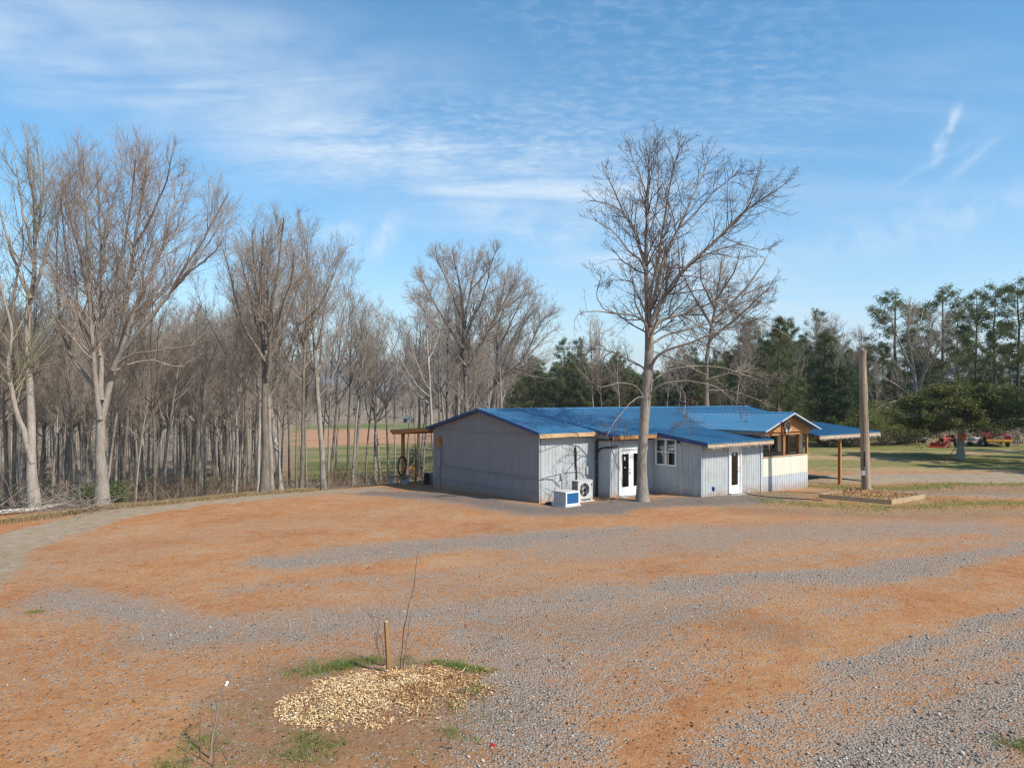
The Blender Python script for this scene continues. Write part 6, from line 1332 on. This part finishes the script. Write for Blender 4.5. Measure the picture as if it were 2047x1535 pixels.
# ------------------------------------------------------------------ fallen branches and brush by the road
def fallen():
    rng = np.random.default_rng(61)
    def br(label, pix, r0, r1, lift, seed, mt, per=1.6):
        rg = np.random.default_rng(seed); pts = []
        for q, h in zip(pix, lift): p = gp(*q); pts.append((p[0], p[1], gz1(*p) + h))
        base = np.array((pts[0][0], pts[0][1], gz1(pts[0][0], pts[0][1]))); P, Rr = resample(np.array(pts) - base, np.linspace(r0, r1, len(pts)), 26); P[1:-1] += rg.normal(size=(24, 3)) * .015; P2, R2 = sprout(P[None], Rr[None], rg, per, .35, (45, 12), .3, .4, 1.6, .6, .008, 7, .06, .14); P3, R3 = sprout(P2, R2, rg, 3, .2, (45, 14), .5, .2, .7, .7, .005, 4, .05, .16)
        o = thing('fallen_branch', label, 'branch', tuple(base)); link('limb', np_mesh('limb', *tubes(P[None], Rr[None], 8), mt, True), o)
        parts = [tubes(a, b, 4) for a, b in ((P2, R2), (P3, R3)) if len(a)]
        if parts: link('twigs', np_mesh('twigs', *join(parts), mt, True), o)
    pale = mat('bleached_bark', (.46, .42, .38), (.34, .30, .26), .85, 12, bump=.2)
    br('long pale fallen limb lying along the road verge', [(-140, 1040), (-40, 1033), (60, 1026), (100, 1020), (125, 1017), (145, 1012), (160, 1005), (163, 995)], .12, .03, [.1, .1, .12, .16, .18, .25, .4, .75], 62, pale, 1.2)
    br('forked broken branch propped behind the green shrub by the domed tree', [(165, 1008), (175, 998), (182, 985), (196, 1003)], .03, .012, [.1, .6, 1.0, .6], 63, pale, 2)
    br('dark fallen branch crossing the verge under the twin-stemmed tree', [(15, 1022), (60, 1008), (100, 1000), (130, 996)], .035, .015, [.1, .5, .8, .9], 64, BARK_D, 2)
    br('grey dead pole leaning in the brush left of the twin-stemmed tree', [(-20, 1002), (20, 992), (70, 985), (110, 980)], .05, .02, [.2, .5, .9, 1.2], 65, BARK, 1.5)
    p = gp(216, 1017); m_ = MB(); m_.tube([(-.35, 0, .05), (.35, .05, .05)], .06, 7); o = m_.build('log', BARK_D); o.location = (p[0], p[1], gz1(*p)); tag(o, 'short dark log lying at the road edge by the domed tree', 'log')
    n = 260; xs, ys = [], []
    while len(xs) < n:
        q = gp(rng.uniform(-80, 200), rng.uniform(1000, 1030)); xs.append(q[0]); ys.append(q[1])
    xs, ys = np.array(xs), np.array(ys); D = rng.normal(size=(n, 3)); D[:, 2] = np.abs(D[:, 2]) * .35; D /= np.linalg.norm(D, axis=1, keepdims=True); K = 5; P = np.empty((n, K, 3)); P[:, 0] = np.stack([xs, ys, gz(xs, ys) + rng.random(n) * .4], 1)
    for k in range(1, K): D = D + rng.normal(size=(n, 3)) * .15; D /= np.linalg.norm(D, axis=1, keepdims=True); P[:, k] = P[:, k - 1] + D * rng.uniform(.2, .5, n)[:, None]
    o = link('brush_heap', np_mesh('brush_heap', *tubes(P, np.linspace(.016, .006, K)[None] * np.ones((n, 1)), 3), BARK, True)); tag(o, 'tangled heap of dead brushwood along the road verge', None, None, 'stuff')
fallen()

# ------------------------------------------------------------------ far green-roofed house across the valley
def far_house():
    Y = 345; x = (818 - CX) / F * Y; z = gz1(x, Y); o = thing('barn', 'small green-roofed building far off across the valley field', 'building', (x, Y, z), -.4); m_ = MB(); m_.box((0, 0, 1.3), (4.6, 3, 1.9)); m_.build('wall', M['dark'], o)
    m_ = MB(); m_.prism([(-2.6, -1.8, 2.15), (-2.6, 0, 3.1), (-2.6, 1.8, 2.15), (-2.6, 0, 2.25)], (5.2, 0, 0)); m_.build('roof', M['green_roof'], o)
    m_ = MB(); m_.box((.6, -1.52, 1.0), (1.3, .06, 1.5)); m_.build('door', M['trim'], o)
far_house()

# ------------------------------------------------------------------ loose stones, chips, grass
def stones():
    rng = np.random.default_rng(71); n = 150000; Y = 1 / rng.uniform(1 / 27, 1 / 8.2, n); X = (rng.uniform(-40, 2090, n) - CX) / F * Y
    m_ = masks(X, Y); dens = np.clip(m_['gravel'] * .38 + .022 + .06 * (vnoise(X * 1.5, Y * 1.5, 4) > .62), 0, 1) * (1 - m_['road'] * .7) * (1 - m_['litter'])
    dens *= 1 - .9 * ((((X + 1.75) / 1.3) ** 2 + ((Y - 10.7) / 1.0) ** 2) < 1); k = rng.random(n) < dens; X, Y = X[k], Y[k]; n = len(X)
    s = np.clip(rng.lognormal(math.log(.0085), .55, n), .004, .032) * (.8 + .35 * (masks(X, Y)['gravel'])); Z = gz(X, Y)
    octa = np.array([(1, 0, 0), (0, 1, 0), (-1, 0, 0), (0, -1, 0), (0, 0, 1), (0, 0, -1.)]); F3 = np.array([(0, 1, 4), (1, 2, 4), (2, 3, 4), (3, 0, 4), (1, 0, 5), (2, 1, 5), (3, 2, 5), (0, 3, 5)])
    V = octa[None] + rng.normal(size=(n, 6, 3)) * .22; V *= (s[:, None] * np.stack([np.ones(n), rng.uniform(.6, 1, n), rng.uniform(.4, .8, n)], 1))[:, None]; a = rng.uniform(0, 6.28, n); ca, sa = np.cos(a)[:, None], np.sin(a)[:, None]
    x = V[..., 0] * ca - V[..., 1] * sa; y = V[..., 0] * sa + V[..., 1] * ca; V = np.stack([x + X[:, None], y + Y[:, None], V[..., 2] + (Z + s * .28)[:, None]], -1).reshape(-1, 3); Fc = (F3[None] + (np.arange(n) * 6)[:, None, None]).reshape(-1, 3)
    sm = mat_leaf('loose_stones', ((.13, .115, .10), (.29, .25, .21), (.52, .455, .38)), 0.0, 3)
    sm2 = mat_leaf('clay_clods', ((.20, .075, .03), (.34, .14, .06), (.46, .24, .13)), 0.0, 3)
    g = masks(X, Y)['gravel']; clod = rng.random(n) < np.clip(.62 - g * .75, .06, .62); mi = np.repeat(clod.astype(int), 8)
    o = link('gravel', np_mesh('gravel', V, Fc, [sm, sm2], False, mi)); tag(o, 'loose grey stones and clay crumbs strewn over the yard', None, None, 'stuff')
stones()
def mound():
    rng = np.random.default_rng(73); n = 19000; a = rng.uniform(0, 6.28, n); r = np.sqrt(rng.random(n)) * 1.2; X = -1.72 + 1.36 * r * np.cos(a); Y = 10.68 + .98 * r * np.sin(a) + .22 * (X + 1.72); keep = (r + (fbm(X * 2.5, Y * 2.5, 8, 4) - .5) * 1.5) < .93 + .22 * rng.normal(size=n); X, Y = X[keep], Y[keep]; pale = (X < -1.55 + (fbm(X * 2, Y * 2, 18, 3) - .5) * 1.6)
    pts = np.stack([X, Y, gz(X, Y) + .015], 1); A = needles(pts[pale], rng, 1, .012, .050, .34, .05); B = needles(pts[~pale][::1], rng, 1, .012, .055, .3, .05); C_ = needles(pts[rng.random(len(pts)) < .012], rng, 1, .01, .16, .14, .05)
    v, f = join([A, B, C_]); mi = np.zeros(len(f), int); mi[len(A[1]):len(A[1]) + len(B[1])] = 1
    o = link('wood_chips', np_mesh('wood_chips', v, f, [CHIP, CHIP_D], False, mi)); tag(o, 'yellow wood chip mulch heaped in a low mound round the stake', None, None, 'stuff')
mound()
def blades(name, label, pts, rng, n_per, spread, h, w_, mt):
    N_ = len(pts) * n_per; c = np.repeat(pts, n_per, 0) + rng.normal(size=(N_, 3)) * np.array([spread, spread, 0]); c[:, 2] = gz(c[:, 0], c[:, 1]) - .01; a = rng.uniform(0, 6.28, N_); lean = rng.uniform(.1, .9, N_); hh = h * rng.uniform(.4, 1.2, N_)
    d = np.stack([np.cos(a), np.sin(a), np.zeros(N_)], 1); s = np.stack([-np.sin(a), np.cos(a), np.zeros(N_)], 1) * w_; m_ = c + d * (lean * hh * .35)[:, None] + np.array([0, 0, 1.]) * (hh * .6)[:, None]; t = c + d * (lean * hh)[:, None] + np.array([0, 0, 1.]) * (hh * (1 - .3 * lean))[:, None]
    V = np.stack([c - s, c + s, m_ + s * .7, t, m_ - s * .7], 1).reshape(-1, 3); b = np.arange(N_) * 5; q = np.stack([b, b + 1, b + 2, b + 4], 1); q2 = np.stack([b + 4, b + 2, b + 3, b + 3], 1)
    me = bpy.data.meshes.new(name); V_ = V.tolist(); me.from_pydata(V_, [], q.tolist() + q2[:, :3].tolist()); me.materials.append(mt); me.update(); return tag(link(name, me), label, None, None, 'stuff')
def grass():
    rng = np.random.default_rng(81); P = []
    def patch(x0, y0, x1, y1, hw_, n):
        a, b = gp(x0, y0), gp(x1, y1)
        for _ in range(n): t = rng.random(); q = a + (b - a) * t + rng.normal(size=2) * hw_; P.append((q[0], q[1], 0))
    patch(575, 1350, 690, 1330, .13, 60); patch(660, 1335, 775, 1318, .10, 90); patch(800, 1318, 830, 1326, .07, 18); patch(862, 1322, 972, 1343, .06, 110); patch(955, 1372, 940, 1390, .06, 26); patch(905, 1410, 915, 1415, .04, 8); patch(600, 1480, 655, 1490, .16, 42); patch(560, 1500, 640, 1530, .14, 28); patch(395, 1480, 420, 1490, .12, 30); patch(330, 1525, 380, 1535, .10, 22); patch(900, 1460, 905, 1480, .04, 10); patch(2020, 1480, 2050, 1500, .12, 40); patch(70, 1223, 72, 1225, .06, 14)
    for _ in range(70): q = gp(rng.uniform(300, 1000), rng.uniform(1400, 1535)); P.append((q[0], q[1], 0))
    blades('grass', 'short fresh green grass tufts round the mulch mound', np.array(P), rng, 15, .055, .075, .0030, GRASS_L)
    X = rng.uniform(10, 34, 60000); Y = rng.uniform(27, 44, 60000); m_ = masks(X, Y); k = rng.random(60000) < m_['grass'] * .5 * (1 - m_['road']); pts = np.stack([X[k], Y[k], 0 * X[k]], 1)
    blades('grass', 'thin green grass on the verges round the timber bed', pts, rng, 3, .06, .09, .008, GRASS_L)
    k = rng.random(60000) < m_['dry'] * .28 * (1 - m_['road']); pts = np.stack([X[k], Y[k], 0 * X[k]], 1); blades('dry_grass', 'dry straw-coloured grass on the verges right of the building', pts, rng, 3, .07, .09, .007, STRAW_L)
    n = 5000; q = np.array([(rng.uniform(-100, 620),) for _ in range(n)])[:, 0]; yy = np.interp(q, [-100, 0, 100, 200, 300, 450, 600], [1066, 1048, 1036, 1018, 1010, 996, 979]) ; X = (q - CX) / F * (CAMH * F / (yy - HY)); Y = CAMH * F / (yy - HY) + rng.normal(size=n) * .28 + .5; pts = np.stack([X, Y, 0 * X], 1)
    blades('dry_grass', 'dry straw-coloured grass along the woodland side of the road', pts, rng, 5, .08, .20, .006, STRAW_L)
grass()
def litter():
    """dead leaves, twigs and pale straw bits on the clay near the mound"""
    rng = np.random.default_rng(83); n = 5200; Y = 1 / rng.uniform(1 / 24, 1 / 8.3, n); X = (rng.uniform(-40, 2090, n) - CX) / F * Y; near = rng.random(n) < .10 + .9 * np.exp(-(((X + 1.8) / 2.2) ** 2 + ((Y - 10) / 2.2) ** 2)); X, Y = X[near], Y[near]; pts = np.stack([X, Y, gz(X, Y) + .008], 1)
    v, f = needles(pts, rng, 1, .004, .05, .18, 0); o = link('litter', np_mesh('litter', v, f, STRAW_L)); tag(o, 'bits of straw and bark strewn on the clay', None, None, 'stuff')
    n = 1600; Y = 1 / rng.uniform(1 / 20, 1 / 8.3, n); X = (rng.uniform(-40, 1500, n) - CX) / F * Y; pts = np.stack([X, Y, gz(X, Y) + .01], 1); v, f = needles(pts, rng, 1, .004, .06, .45, .02); o = link('fallen_leaves', np_mesh('fallen_leaves', v, f, DEAD_L)); tag(o, 'scattered dry brown leaves on the clay', None, None, 'stuff')
litter()

# ------------------------------------------------------------------ haze
def haze():
    m_ = bpy.data.materials.new('air_haze'); m_.use_nodes = True; nt = m_.node_tree; nt.nodes.clear()
    v = nd(nt, 'ShaderNodeVolumePrincipled', {'Color': (.80, .88, 1, 1), 'Density': .00022, 'Anisotropy': .1}); o_ = nt.nodes.new('ShaderNodeOutputMaterial'); nt.links.new(v.outputs[0], o_.inputs['Volume'])
    mb = MB(); mb.box((0, 0, 130), (10600, 10600, 340)); o = mb.build('haze', m_); tag(o, 'thin blue air haze over the valley', None, None, 'stuff')
haze()
